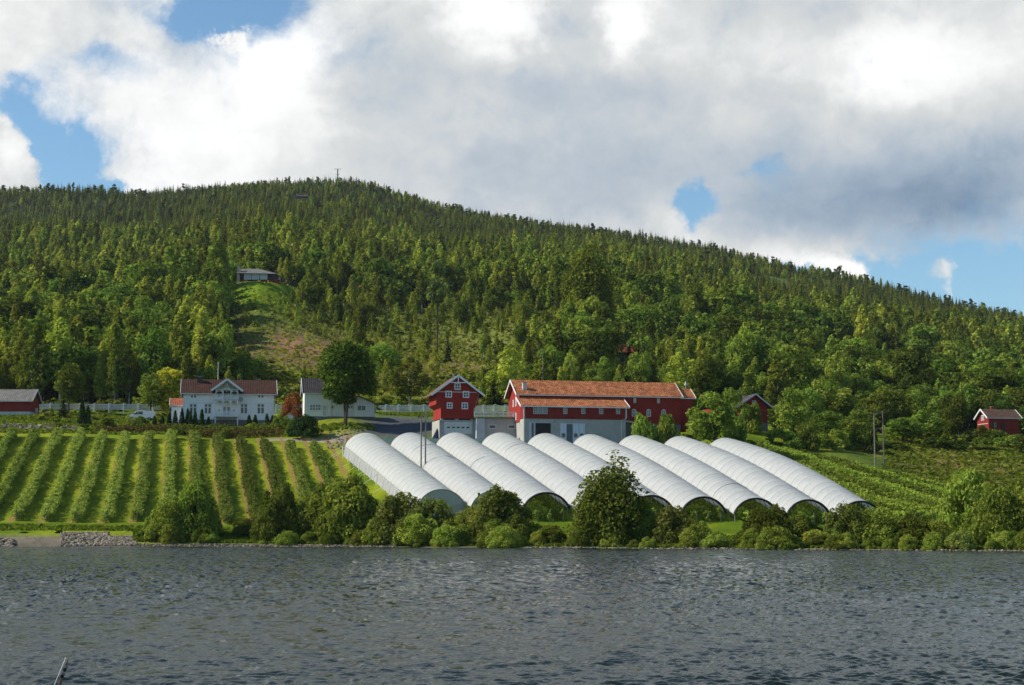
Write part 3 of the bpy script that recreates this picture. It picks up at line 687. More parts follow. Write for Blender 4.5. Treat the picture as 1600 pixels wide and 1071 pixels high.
# shore bushes
sb = [('darkbush', 0, 262, 225, 786, 60, 'low green bush by the stone bank'), ('darkbush', 2, 303, 226, 757, 62, 'tall dark bush standing beside the stone bank'),
      ('darkbush', 1, 434, 224, 762, 62, 'rounded green bush below the last crop rows'), ('darkbush', 0, 500, 225, 762, 66, 'dark bush joined to the biggest shore bush'),
      ('darkbush', 2, 545, 222, 748, 84, 'biggest dark bush on the shore, in front of the first polytunnel'), ('willow', 0, 622, 217, 776, 84, 'pale willow bush flecked with white in front of the first polytunnel end'),
      ('willow', 1, 676, 216, 782, 64, 'pale willow bush in front of the second polytunnel'), ('darkbush', 1, 718, 215, 800, 60, 'low olive bush between two willow bushes'),
      ('willow', 2, 782, 213, 765, 84, 'tall feathery willow bush in front of the third polytunnel'), ('darkbush', 0, 806, 211, 806, 50, 'dark low bush at the foot of the feathery willow'),
      ('shoretree', None, 955, 206, 738, 104, 'dense dark tree on the shore in front of the middle polytunnels'), ('willow', 0, 1048, 203, 795, 70, 'light bush just right of the tall shore tree'),
      ('darkbush', 1, 1208, 196, 793, 84, 'wide round bush in front of the open tunnel arches'), ('darkbush', 2, 1250, 195, 806, 52, 'dark bush leaning on the wide round bush'),
      ('willow', 1, 1322, 192, 790, 62, 'yellowish willow bush below the last polytunnel'), ('darkbush', 0, 1372, 192, 797, 74, 'green bush right of the yellowish willow'),
      ('darkbush', 1, 1424, 190, 806, 70, 'low green bush at the end of the shore hedge'), ('darkbush', 2, 1512, 192, 742, 88, 'tall dark rounded bush above the shore below the brown slope'),
      ('darkbush', 0, 1560, 184, 768, 84, 'dark bush filling the right end of the shore'), ('darkbush', 1, 1612, 184, 762, 80, 'dark bush cut by the right edge of the picture'),
      ('willow', 2, 1500, 178, 830, 40, 'small grey-green bush at the water right of the grassy gap'), ('darkbush', 1, 585, 216, 812, 40, 'small bush between the biggest bush and the pale willow'), ('darkbush', 2, 860, 208, 822, 46, 'small bush left of the tall shore tree'),
      ('shrub', 1, 1165, 202, 826, 40, 'small bush at the left foot of the wide round bush'), ('shrub', 3, 1290, 196, 822, 40, 'small bush before the yellowish willow')]
for k, i, u, D, v, w, lab in sb:
    hero(k if i is None else (k, i), u, D, v, w, name='shore_tree' if i is None else 'bush', label=lab, cat='tree' if i is None else 'bush', group=G_SH)
hero('sparse', 962, 207, 702, 84, name='birch_tree', label='half-bare tree sticking out above the dense dark shore tree')
for u, lab in ((38, 'small round dark bush on the gravel bank, first from the left edge'), (93, 'small round dark bush on the gravel bank, nearer the riprap stones')):
    hero(('thuja', 0), u, 229, 830.5 if u < 50 else 828.5, 13, name='bush', label=lab, cat='bush', group='two small round bushes on the bank')
# farmyard bushes and trees
yb = [('shrub', 0, 1008, 295, 650, 50, 'rounded light green bush in front of the barn'), ('shrub', 4, 1046, 296, 652, 44, 'green bush right of the rounded one in front of the barn'), ('broadleaf', 4, 1118, 303, 612, 78, 'large dark bushy tree between the barn and the gabled red house'),
      ('broadleaf', 2, 1098, 312, 640, 48, 'dark bushy tree at the end of the barn'), ('shrub', 2, 1150, 318, 636, 40, 'dark green bush in front of the gabled red house'), ('broadleaf', 0, 1095, 345, 566, 56, 'olive green tree rising behind the end of the long barn'),
      ('broadleaf', 1, 1240, 335, 606, 56, 'dark blue-green tree right of the gabled red house'), ('shrub', 3, 1262, 326, 664, 40, 'pale green rounded bush below the dark blue-green tree'), ('broadleaf', 3, 1222, 345, 640, 36, 'green tree close to the right wall of the gabled house'),
      ('shrub', 1, 1225, 322, 672, 70, 'low green hedge-like bush under the gabled red house'), ('shrub', 2, 1300, 330, 672, 64, 'dark bush above the top of the right crop field'), ('shrub', 0, 1350, 336, 668, 54, 'dark bush behind the right utility pole'),
      ('broadleaf', 2, 1290, 350, 640, 60, 'dense green tree above the right crop field'), ('broadleaf', 1, 1340, 356, 640, 62, 'bushy green tree behind the pole pair'), ('broadleaf', 4, 1410, 372, 652, 66, 'bushy tree above the brown slope'),
      ('broadleaf', 0, 1492, 372, 614, 46, 'tall pale green tree left of the far red cottage'), ('broadleaf', 3, 1450, 380, 640, 50, 'green tree standing between the poles and the far cottage'), ('shrub', 4, 1530, 372, 700, 52, 'rounded bush on the slope below the far cottage'),
      ('shrub', 0, 1576, 385, 680, 60, 'light green bush in front of the far red cottage'), ('shrub', 2, 1536, 386, 684, 40, 'light bush at the corner of the far red cottage'), ('shrub', 1, 1608, 380, 676, 50, 'green bush at the right edge near the far cottage'),
      ('shrub', 3, 1548, 352, 716, 40, 'round bush alone on the grassy slope'), ('shrub', 1, 1450, 345, 716, 30, 'little bush on the brown slope'), ('shrub', 4, 1390, 352, 690, 60, 'bush at the foot of the pole pair wood'), ('shrub', 0, 1470, 366, 684, 70, 'wide bush along the edge of the brown slope')]
for k, i, u, D, v, w, lab in yb:
    hero((k, i), u, D, v, w, name='broadleaf_tree' if k == 'broadleaf' else 'bush', label=lab, cat='tree' if k == 'broadleaf' else 'bush')
# conspicuous trees on the slope
hs = [('bigbirch', None, 918, 560, 380, 74, 'birch_tree', 'tallest and broadest birch on the slope above the barn roof'), ('birch', 2, 945, 500, 500, 60, 'birch_tree', 'birch in front of the tallest birch on the slope'),
      ('birch', 4, 905, 480, 505, 70, 'birch_tree', 'broad olive birch at the foot of the tallest birch'), ('broadleaf', 2, 1163, 440, 506, 56, 'broadleaf_tree', 'bright light green tree above the gabled red house'),
      ('broadleaf', 4, 1240, 420, 538, 74, 'broadleaf_tree', 'light green tree with a cluster of pale stems right of the gabled house'), ('broadleaf', 1, 1310, 425, 552, 52, 'broadleaf_tree', 'bright green tree above the pole pair'),
      ('broadleaf', 0, 1424, 450, 540, 62, 'broadleaf_tree', 'bright yellow-green tree uphill of the pole pair'), ('spruce', 4, 983, 500, 510, 16, 'spruce_tree', 'small dark spruce beside the red cabin roof'),
      ('pine', 0, 683, 560, 405, 36, 'pine_tree', 'dark round-headed pine among the pale birches'), ('spruce', 0, 338, 430, 473, 20, 'spruce_tree', 'young spruce standing out below the hillside cabin'),
      ('broadleaf', 3, 338, 415, 505, 60, 'broadleaf_tree', 'bright green leafy tree below the hillside cabin'), ('birch', 2, 640, 392, 556, 60, 'birch_tree', 'pale feathery birch left of the red storehouse'),
      ('birch', 4, 795, 392, 538, 62, 'birch_tree', 'feathery birch behind the chimney of the long barn'), ('birch', 1, 848, 400, 560, 40, 'birch_tree', 'birch behind the long barn by the thin pole'),
      ('birch', 2, 1065, 380, 540, 56, 'birch_tree', 'pale olive birch behind the end of the long barn'), ('birch', 0, 1172, 372, 570, 30, 'birch_tree', 'slim pale birch just above the gabled red house'),
      ('birch', 3, 1215, 400, 560, 44, 'birch_tree', 'pale birch with bare stems above the gabled red house'), ('birch', 3, 1350, 560, 474, 34, 'birch_tree', 'thin white-stemmed birch over the olive thicket')]
for k, i, u, D, v, w, nm, lab in hs: hero(k if i is None else (k, i), u, D, v, w, name=nm, label=lab)

# ------------------------------------------------------------------ the wooded hillside: every tree is placed, the largest 280 of each kind become objects
LM = [(55, 'grey shed edge'), (110, 'grey roofed shed'), (180, 'long road fence'), (230, 'parked van'), (285, 'yellow willow'), (330, 'farmhouse chimney'), (380, 'farmhouse veranda'), (440, 'farmhouse end'), (480, 'red-leaved bush'), (520, 'small white house'), (560, 'maple'), (600, 'low white wing'), (640, 'storehouse fence'), (680, 'blue tarpaulin'), (720, 'red storehouse'), (760, 'storehouse eaves'), (800, 'picket fence'), (840, 'barn chimney'),
      (880, 'barn garage'), (920, 'white barn doors'), (960, 'lean-to end'), (1000, 'barn shutters'), (1050, 'arched barn windows'), (1100, 'barn end'), (1145, 'barnside trees'), (1185, 'gabled red house'), (1230, 'gabled house wall'), (1280, 'last polytunnel'), (1330, 'dense crop slope'), (1390, 'pair of poles'), (1440, 'brown slope'), (1490, 'brown bank end'), (1530, 'far cottage gable'), (1570, 'far cottage chimney'), (9999, 'far cottage end')]
HT = ((415, 'at the slope foot'), (440, 'by the wood edge'), (470, 'low on the slope'), (500, 'above the wood edge'), (540, 'on the lower slope'), (580, 'a bit up the slope'), (630, 'on the middle slope'), (680, 'past the middle slope'), (740, 'well up the slope'), (820, 'in the mid forest'), (920, 'in the upper forest'), (1050, 'high in the forest'), (1200, 'far up the hill'), (1400, 'below the crest'), (1600, 'near the crest'), (9999, 'on the crest'))
def where(u, y): return [q[1] for q in HT if y < q[0]][0] + ' above the ' + [q[1] for q in LM if u < q[0]][0]

def forest():
    rng = np.random.default_rng(5); pts = []
    # sample depth bands with a spacing that grows with distance
    for (d0, d1, sp) in ((392, 470, 5.0), (470, 620, 5.2), (620, 850, 6.6), (850, 1200, 7.0), (1200, 1900, 6.2)):
        step = sp
        ys = np.arange(d0, d1, step)
        for y in ys:
            xs = np.arange(-.36 * y, .36 * y, step); xs = xs + rng.uniform(-.48, .48, len(xs)) * step
            pts.append(np.stack([xs, y + rng.uniform(-.48, .48, len(xs)) * step], 1))
    # a thinner margin outside the frame
    for y in np.arange(392, 1900, 16):
        for sgn in (-1, 1):
            xs = sgn * np.arange(.36 * y, .75 * y, 16); pts.append(np.stack([xs + rng.uniform(-7, 7, len(xs)), np.full(len(xs), y) + rng.uniform(-7, 7, len(xs))], 1))
    P = np.concatenate(pts); x, y = P[:, 0], P[:, 1]; z = ground(x, y); u, v = px(x, y, z)
    r = rng.random(len(x)); nz = vnoise(x, y, 45, 3); nz2 = vnoise(x, y, 18, 7)
    dens = np.full(len(x), .92)
    clear = lambda m, k: np.clip(m, 0, 1) * k
    def kill(m, k): 
        nonlocal dens; dens = dens * (1 - np.clip(m, 0, 1) * k)
    kill((gb(u, v, 430, 452, 90, 12) * 1.9) * (y > 560) * (y < 700), 1.0)         # meadow below the cabin
    kill(gb(u, v, 395, 436, 44, 9) * 1.8 * (y > 590) * (y < 680), 1.0)
    kill(sst(u, 345, 400) * (1 - sst(u, 530, 600)) * (y < 550), .99)               # brown clearing
    kill(sst(u, 520, 600) * (1 - sst(u, 800, 850)) * (y < 605), .96)               # scrub slope
    kill(gb(u, v, 905, 508, 90, 13) * 1.4 * (y > 450), .8)
    kill(gb(u, v, 1215, 440, 130, 8) * 1.7 * (y > 900) * (y < 1420), 1.0)
    kill((np.hypot(x - CABIN_XY[0], y - CABIN_XY[1]) < 11) * 1.0, 1.0); kill((np.hypot(x - CABIN_XY[0] - 3, y - CABIN_XY[1] + 9) < 11) * 1.0, 1)
    kill((np.hypot(x - HUT_XY[0], y - HUT_XY[1]) < 7) * 1.0, 1.0); kill((np.abs(x - HUT_XY[0]) < 6) * (y < HUT_XY[1]) * (y > HUT_XY[1] - 45) * 1.0, 1.0)
    kill((np.hypot(x - LODGE_XY[0], y - LODGE_XY[1]) < 7) * 1.0, 1.0); kill((np.abs(u - 974) < 20) * (y < LODGE_XY[1]) * (y > 440) * 1.0, 1.0)
    kill((np.hypot(x - COT_XY[0], y - COT_XY[1]) < 12) * 1.0, 1.0); kill((np.abs(u - 1560) < 40) * (y < COT_XY[1]) * 1.0, 1.0)
    kill((np.abs(u - 1180) < 62) * (y < 425) * 1.0, .9)
    kill((u > 790) * (u < 1080) * (y < 400) * 1.0, 1.0)
    keep = r < dens; x, y, z, u, v, nz, nz2 = (q[keep] for q in (x, y, z, u, v, nz, nz2)); n = len(x); r = rng.random(n)
    # share of conifers rises uphill, in stands
    con = sst(y, 640, 1300) * .70 + .12 * (y > 500) + .85 * (vnoise(x, y * .6, 70, 3) - .5)
    con = con + .55 * gb(u, v, 330, 380, 200, 45) + .30 * gb(u, v, 650, 395, 260, 28) + .95 * gb(u, v, 1380, 482, 260, 26) * (y > 700) - .35 * gb(u, v, 600, 430, 160, 45) - .45 * gb(u, v, 150, 390, 160, 22) - .4 * gb(u, v, 1080, 440, 140, 18)
    con = np.where(y > 1450, np.maximum(con, .74), con); con = np.where((u > 1250) & (y < 720), .05, con)
    isc = r < con
    pine = isc & (y > 1300) & (rng.random(n) < .10)
    H = np.where(isc, rng.uniform(7.5, 17.5, n), rng.uniform(8, 15, n)) * (.80 + .45 * nz2)
    H = np.where((y > 620) & (y < 1200) & ~isc, H * 1.22, H); H = H * (1 - .34 * sst(y, 950, 1500))
    broad = (~isc) & (rng.random(n) < np.where(u > 1130, .75, .22) * (y < 760))
    thick = (u > 1270) & (y > 440) & (y < 720) & (v < 600)                             # even-aged thicket right
    H = np.where(thick, H * .5, H); broad = broad & ~(thick & (rng.random(n) < .8))
    left = (u < 345) & (y < 700)
    H = np.where(left & ~isc, H * 1.30, H)
    mid = (u > 470) & (u < 860) & (y < 690); H = np.where(mid & (~isc), H * .72, H)
    H = np.where((y < 430) & (u > 345), H * .75, H)
    H = np.where((u > 345) & (u < 560) & (y > 430) & (y < 612), H * .52, H)
    H = np.where((np.abs(u - 400) < 45) & (y < CABIN_XY[1]) & (y > 480), H * .3, H)
    for (ua, ub, ym, vc) in ((952, 996, LODGE_XY[1] - 2, 556), (364, 432, CABIN_XY[1] - 4, 441), (432, 470, 610, 446), (460, 480, HUT_XY[1] - 3, 309)):
        cap = CAM_H + tv(vc) * y - z; m_ = (u > ua) & (u < ub) & (y < ym); H = np.where(m_, np.clip(cap, 1.2, H), H)
    yng = (u > 385) & (u < 880) & (y > 500) & (y < 705) & ~isc & (rng.random(n) < np.where(y < 640, .9, .55))
    H = np.where(yng, np.minimum(H, 13) * rng.uniform(.55, .95, n), H); dropped = yng & (rng.random(n) < .5)
    kind = np.where(pine, 3, np.where(isc, 2, np.where(broad, 1, 0))); kind = np.where(yng, 4, kind); kind = np.where(dropped, 9, kind)
    rad = H * np.where(kind == 2, .15, np.where(kind == 1, .33, .2))
    # who shows: front to back over a coarse picture grid
    order = np.argsort(y); grid = np.zeros((270, 400), bool); vis = np.zeros(n)
    _, vt = px(x, y, z + H)
    for i in order:
        w = rad[i] / y[i] * F; a0 = int((u[i] - w * .8) / 4); a1 = int((u[i] + w * .8) / 4) + 1; b0 = int(vt[i] / 4); b1 = int(v[i] / 4) + 1
        a0 = max(a0, 0); b0 = max(b0, 0)
        if a1 <= a0 or a0 >= 400 or b1 <= b0 or b1 > 270 or b0 > 268: continue
        g = grid[b0:b1, a0:a1]
        if kind[i] == 9: continue
        vis[i] = (~g).sum(); g[:] = True
    KN = ['birch', 'broadleaf', 'spruce', 'pine', 'young']
    NM = ['birch_tree', 'broadleaf_tree', 'spruce_tree', 'pine_tree', 'young_birch']; NL = [230, 120, 250, 200, 120]
    WORD = ['light green birch', 'rounded green tree', 'dark spruce', 'scrubby dark pine', 'bright young birch']
    single = np.zeros(n, bool); cnt = {}
    for k in range(5):
        c = np.nonzero((kind == k) & (vis > (5 if k < 3 else 3)))[0]; c = c[np.argsort(-vis[c])][:NL[k]]; single[c] = True
        for i in c:
            zone = where(u[i], y[i])
            size = 'towering ' if H[i] > 19.5 else 'very tall ' if H[i] > 17 else 'tall ' if H[i] > 14 else 'fairly tall ' if H[i] > 11.5 else 'mid-sized ' if H[i] > 9 else 'low ' if H[i] > 6.5 else 'small '
            lab = size + WORD[k] + ' ' + zone
            key = (KN[k], int(rng.integers(0, 3 if k >= 3 else 5)))
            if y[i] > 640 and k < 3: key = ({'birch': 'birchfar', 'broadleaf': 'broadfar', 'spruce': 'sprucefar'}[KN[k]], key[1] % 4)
            plant(key, float(x[i]), float(y[i]), float(H[i]), wid=float(rng.uniform(.85, 1.25)), name=NM[k], label=lab, cat='tree', group=(WORD[k] + ('es ' if k in (0, 4) else 's ')) + 'on the hillside')
    rest = ~single
    # all the others: one stand of instanced trees per kind
    FK = ['birchfar', 'broadfar', 'sprucefar', 'pine', 'young']; SN = ['birch_wood', 'leafy_wood', 'spruce_forest', 'pine_forest', 'young_birch_thicket']
    for k in range(5):
        m = rest & (kind == k)
        nv = 3 if k >= 3 else 4
        scatter(SN[k], x[m], y[m], z[m] - .2, H[m], [(FK[k], i) for i in range(nv)], rng,
                ['wood of light green birches covering the slope', 'leafy green wood on the lower slope', 'dark spruce forest covering the hill', 'pines along the crest of the hill', 'thicket of bright young birches on the open slope'][k])
    print('forest', n, 'single', int(single.sum()), [int((single & (kind == k)).sum()) for k in range(5)])

def source(key):
    """crown and trunk of a tree that stands in the scene; its mesh is what the stand repeats"""
    cr, tr, h0, r0, users = PROTO[key]
    return users[0] if users else None
def scatter(name, x, y, z, H, keys, rng, label, wid=(.85, 1.25)):
    n = len(x)
    if n == 0: return
    for k in keys:   # make sure a real tree of each shape stands in the scene
        if not PROTO[k][4]:
            i = int(np.argmin(y)); plant(k, float(x[i]) + 1.5 * keys.index(k), float(y[i]), float(H[i]), name=('birch_tree' if 'birch' in name else 'spruce_tree' if 'spruce' in name else 'bush'), label='tree at the edge of the ' + label.split(' covering')[0], cat='tree', group='edge of ' + name.replace('_', ' '))
    me = bpy.data.meshes.new(name); me.vertices.add(n); me.vertices.foreach_set('co', np.stack([x, y, z], 1).astype(np.float32).ravel()); me.update()
    v = rng.integers(0, len(keys), n)
    h0 = np.array([PROTO[k][2] for k in keys])[v]; s = H / h0; w = rng.uniform(*wid, n)
    a = me.attributes.new('sc', 'FLOAT_VECTOR', 'POINT'); a.data.foreach_set('vector', np.stack([s * w, s * w, s], 1).astype(np.float32).ravel())
    a = me.attributes.new('rot', 'FLOAT_VECTOR', 'POINT'); a.data.foreach_set('vector', np.stack([rng.uniform(-.05, .05, n), rng.uniform(-.05, .05, n), rng.random(n) * 6.28], 1).astype(np.float32).ravel())
    a = me.attributes.new('var', 'INT', 'POINT'); a.data.foreach_set('value', v.astype(np.int32))
    o = bpy.data.objects.new(name, me); COL.objects.link(o); tag(o, label, None, None, 'stuff')
    g = bpy.data.node_groups.new(name, 'GeometryNodeTree')
    g.interface.new_socket('Geometry', in_out='INPUT', socket_type='NodeSocketGeometry'); g.interface.new_socket('Geometry', in_out='OUTPUT', socket_type='NodeSocketGeometry')
    N = g.nodes; L = g.links; gi = N.new('NodeGroupInput'); go = N.new('NodeGroupOutput'); join = N.new('GeometryNodeJoinGeometry')
    def named(nm, typ):
        q = N.new('GeometryNodeInputNamedAttribute'); q.data_type = typ; q.inputs[0].default_value = nm; return q.outputs[0]
    for i, k in enumerate(keys):
        jn = N.new('GeometryNodeJoinGeometry')
        for ob in source(k):
            oi = N.new('GeometryNodeObjectInfo'); oi.transform_space = 'ORIGINAL'; oi.inputs['Object'].default_value = ob; L.new(oi.outputs['Geometry'], jn.inputs[0])
        g2i = N.new('GeometryNodeGeometryToInstance'); L.new(jn.outputs[0], g2i.inputs[0])
        cmp_ = N.new('FunctionNodeCompare'); cmp_.data_type = 'INT'; cmp_.operation = 'EQUAL'; L.new(named('var', 'INT'), cmp_.inputs[2]); cmp_.inputs[3].default_value = i
        iop = N.new('GeometryNodeInstanceOnPoints'); L.new(gi.outputs[0], iop.inputs['Points']); L.new(cmp_.outputs[0], iop.inputs['Selection']); L.new(g2i.outputs[0], iop.inputs['Instance'])
        L.new(named('rot', 'FLOAT_VECTOR'), iop.inputs['Rotation']); L.new(named('sc', 'FLOAT_VECTOR'), iop.inputs['Scale'])
        L.new(iop.outputs[0], join.inputs[0])
    L.new(join.outputs[0], go.inputs[0])
    md = o.modifiers.new('stand', 'NODES'); md.node_group = g
    return o
def undergrowth():
    rng = np.random.default_rng(8); pts = []
    for (d0, d1, sp) in ((385, 470, 2.1), (470, 640, 3.0), (640, 760, 4.5)):
        for yv in np.arange(d0, d1, sp):
            xs = np.arange(-.33 * yv, .33 * yv, sp); pts.append(np.stack([xs + rng.uniform(-.5, .5, len(xs)) * sp, yv + rng.uniform(-.5, .5, len(xs)) * sp], 1))
    P = np.concatenate(pts); x, y = P.T; z = ground(x, y); u, v = px(x, y, z)
    d = .35 + .6 * sst(u, 340, 420) * (1 - sst(u, 900, 1000)) + .35 * (u > 1100)
    d *= .30 + .9 * vnoise(x, y, 10, 9)
    d = np.where((gb(u, v, 420, 460, 60, 20) > .5) & (y > 540), .25, d)
    d = np.where((gb(u, v, 470, 548, 120, 26) > .4) | (gb(u, v, 650, 575, 120, 16) > .4), d * .22, d)
    d = np.where((u > 780) & (u < 1100) & (y < 400), 0, d); d = np.where(np.hypot(x - CABIN_XY[0], y - CABIN_XY[1]) < 12, 0, d)
    k = rng.random(len(x)) < d; x, y, z, u = x[k], y[k], z[k], u[k]
    H = rng.uniform(.5, 1.5, len(x)) * np.where(vnoise(x, y, 14, 4) > .6, 1.5, 1)
    scatter('hillside_scrub', x, y, z - .25, H, [('scrub', 0), ('scrub', 1), ('scrub', 2)], rng, 'low bright green scrub covering the cleared slope', (.8, 1.5))
    # young birches over the clearing
    P = rng.uniform(size=(1500, 2)) * np.array([0.34, 250]) + np.array([-.17, 395]); y = P[:, 1]; x = P[:, 0] * y; z = ground(x, y); u, v = px(x, y, z)
    k = rng.random(len(x)) < np.where((u > 520) & (u < 800), .17, .07) * (vnoise(x, y, 20, 5) > .35) * (np.hypot(x - CABIN_XY[0], y - CABIN_XY[1] + 10) > 24) * ((u < 785) | (y > 402)) * (gb(u, v, 470, 548, 120, 26) < .5) * (gb(u, v, 650, 575, 120, 16) < .5)
    x, y, z = x[k], y[k], z[k]
    for i in range(min(len(x), 150)):
        zn = 'below the hillside cabin' if px(x[i], y[i], z[i])[0] < 520 else 'above the storehouse and the barn'
        plant(('young', int(rng.integers(0, 3))), float(x[i]), float(y[i]), float(rng.uniform(2.2, 4.5) if y[i] < 470 else rng.uniform(3, 7.5)), name='young_birch', label='young yellow-green birch ' + where(px(x[i], y[i], z[i])[0], y[i]), cat='tree', group='young birches ' + zn)
    # bank of shrubs between garden, road and slope
    P = rng.uniform(size=(3600, 2)); y = 329 + P[:, 1] * 66; x = (-.36 + P[:, 0] * .72) * y; z = ground(x, y); u, v = px(x, y, z)
    bld = ((u > 258) & (u < 445) & (y > 338) & (y < 366)) | ((u > 460) & (u < 600) & (y > 326) & (y < 352)) | ((u > 590) & (u < 1105) & (y < 372)) | ((u < 66) & (y < 372)) | ((u > 780) & (u < 1100)) | ((u > 1130) & (u < 1235) & (y < 385)) | (np.abs(y - 373) < 4) | ((u > 185) & (u < 250) & (y < 362))
    den = np.where(y > 378, np.where((u > 345) & (u < 850), .38, .75), .16) * (.3 + vnoise(x, y, 12, 2)); den = np.where((u > 1200), .6 * (y > 350) * (.4 + vnoise(x, y, 12, 2)), den)
    k = (rng.random(len(x)) < den) & ~bld; k &= ~((u > 1230) & (v > 690))
    scatter('bank_undergrowth', x[k], y[k], z[k] - .2, rng.uniform(1.0, 2.6, k.sum()) * np.where(y[k] > 378, 1.2, .8), [('scrub', 0), ('scrub', 1), ('scrub', 2)], rng, 'low green undergrowth along the road bank and wood edge', (.9, 1.5))
def extra_heroes():
    for k, u, D, v, w, nm, lab in [(('shrub', 3), 1174, 342, 634, 36, 'bush', 'olive bush across the front of the gabled red house'), (('broadleaf', 1), 1140, 322, 606, 56, 'broadleaf_tree', 'dark tree hiding the left part of the gabled red house'),
        (('shrub', 0), 1560, 392, 672, 46, 'bush', 'green bush hiding the foot of the red cottage front'), (('birch', 1), 1535, 388, 664, 30, 'birch_tree', 'small birch before the sunlit end of the red cottage'),
        (('darkbush', 1), 470, 226, 778, 60, 'bush', 'dark bush between the rounded bush and the biggest shore bush'), (('darkbush', 0), 650, 214, 806, 60, 'bush', 'low bush under the pale willow by the first closed tunnel end'),
        (('willow', 0), 745, 214, 792, 50, 'bush', 'olive willow bush between the second and third tunnel ends'), (('darkbush', 2), 1010, 205, 800, 46, 'bush', 'dark bush at the right foot of the tall shore tree'),
        (('darkbush', 0), 1465, 188, 815, 50, 'bush', 'low bush filling the grassy gap of the shore hedge'), (('darkbush', 1), 1545, 186, 790, 70, 'bush', 'dark bush between the two largest at the right end of the shore'),
        (('shrub', 1), 420, 612, 452, 16, 'bush', 'bush on the meadow under the hillside cabin')]:
        hero(k, u, D, v, w, name=nm, label=lab, cat='bush' if nm == 'bush' else 'tree')
extra_heroes()

# ------------------------------------------------------------------ building materials
M['white_board'] = plain('white_board', (.84, .84, .82), .6, .08, 1.2, stripes=('Z', 6.0), bstr=.25)
M['white_batten'] = plain('white_batten', (.74, .73, .66), .65, .10, 1.2, stripes=('H', 4.0), bstr=.25)
M['white_trim'] = plain('white_trim', (.74, .74, .72), .55, .08, 2)
M['grey_trim'] = plain('grey_trim', (.52, .51, .50), .6, .10, 2)
M['red_board'] = plain('red_board', (.31, .024, .014), .75, .25, .9, stripes=('H', 5.0), bstr=.3)
M['red_board2'] = plain('red_board2', (.24, .021, .014), .75, .28, .9, stripes=('Z', 5.5), bstr=.3)
M['dark_board'] = plain('dark_board', (.055, .030, .024), .8, .3, 1, stripes=('Z', 6))
M['concrete'] = plain('concrete', (.40, .39, .35), .9, .22, .7)
M['concrete_white'] = plain('concrete_white', (.48, .49, .49), .9, .18, .7)
M['stone_base'] = plain('stone_base', (.17, .165, .16), .9, .45, 2.2)
M['door_white'] = plain('door_white', (.60, .64, .68), .5, .06, 1, stripes=('X', 1.4), bstr=.1)
M['garage_white'] = plain('garage_white', (.60, .62, .57), .5, .06, 1, stripes=('Z', 1.8), bstr=.15)
M['shade_dark'] = plain('shade_dark', (.030, .028, .026), .9, .3, 1)
M['door_dark'] = plain('door_dark', (.10, .13, .15), .6, .15, 1)
M['brick_dark'] = plain('brick_dark', (.07, .055, .05), .9, .3, 4)
M['chimney_pale'] = plain('chimney_pale', (.50, .50, .49), .9, .15, 2)
M['chimney_stone'] = plain('chimney_stone', (.34, .32, .28), .9, .4, 2)
M['metal_grey'] = plain('metal_grey', (.30, .31, .32), .45, .15, 4, metal=.4)
M['pole_wood'] = plain('pole_wood', (.21, .185, .16), .85, .25, 3)
M['roof_red'] = roof_mat('roof_red', (.048, .024, .016), (.078, .032, .020), (.110, .045, .028), .5, .35)
M['roof_orange'] = roof_mat('roof_orange', (.13, .048, .024), (.44, .135, .048), (.72, .30, .12), 1.0, .35)
M['roof_annex'] = roof_mat('roof_annex', (.22, .06, .03), (.33, .10, .05), (.42, .15, .08), .5, .35)
M['roof_dark'] = roof_mat('roof_dark', (.045, .040, .040), (.070, .060, .060), (.10, .085, .08), .6, .4)
M['roof_grey'] = roof_mat('roof_grey', (.12, .115, .10), (.20, .185, .16), (.29, .27, .24), .9, .4)
M['roof_brown'] = roof_mat('roof_brown', (.09, .055, .035), (.15, .085, .055), (.20, .12, .08), .6, .4)
def glass_mat(name, c, rough=.08):
    m, t, o = new_mat(name); p = principled(t, c, rough, .6); t.l.new(p.outputs[0], o.inputs[0]); return m
M['glass'] = glass_mat('glass', (.015, .018, .022)); M['glass_pale'] = glass_mat('glass_pale', (.42, .44, .46), .3); M['glass_mid'] = glass_mat('glass_mid', (.16, .18, .17), .2)

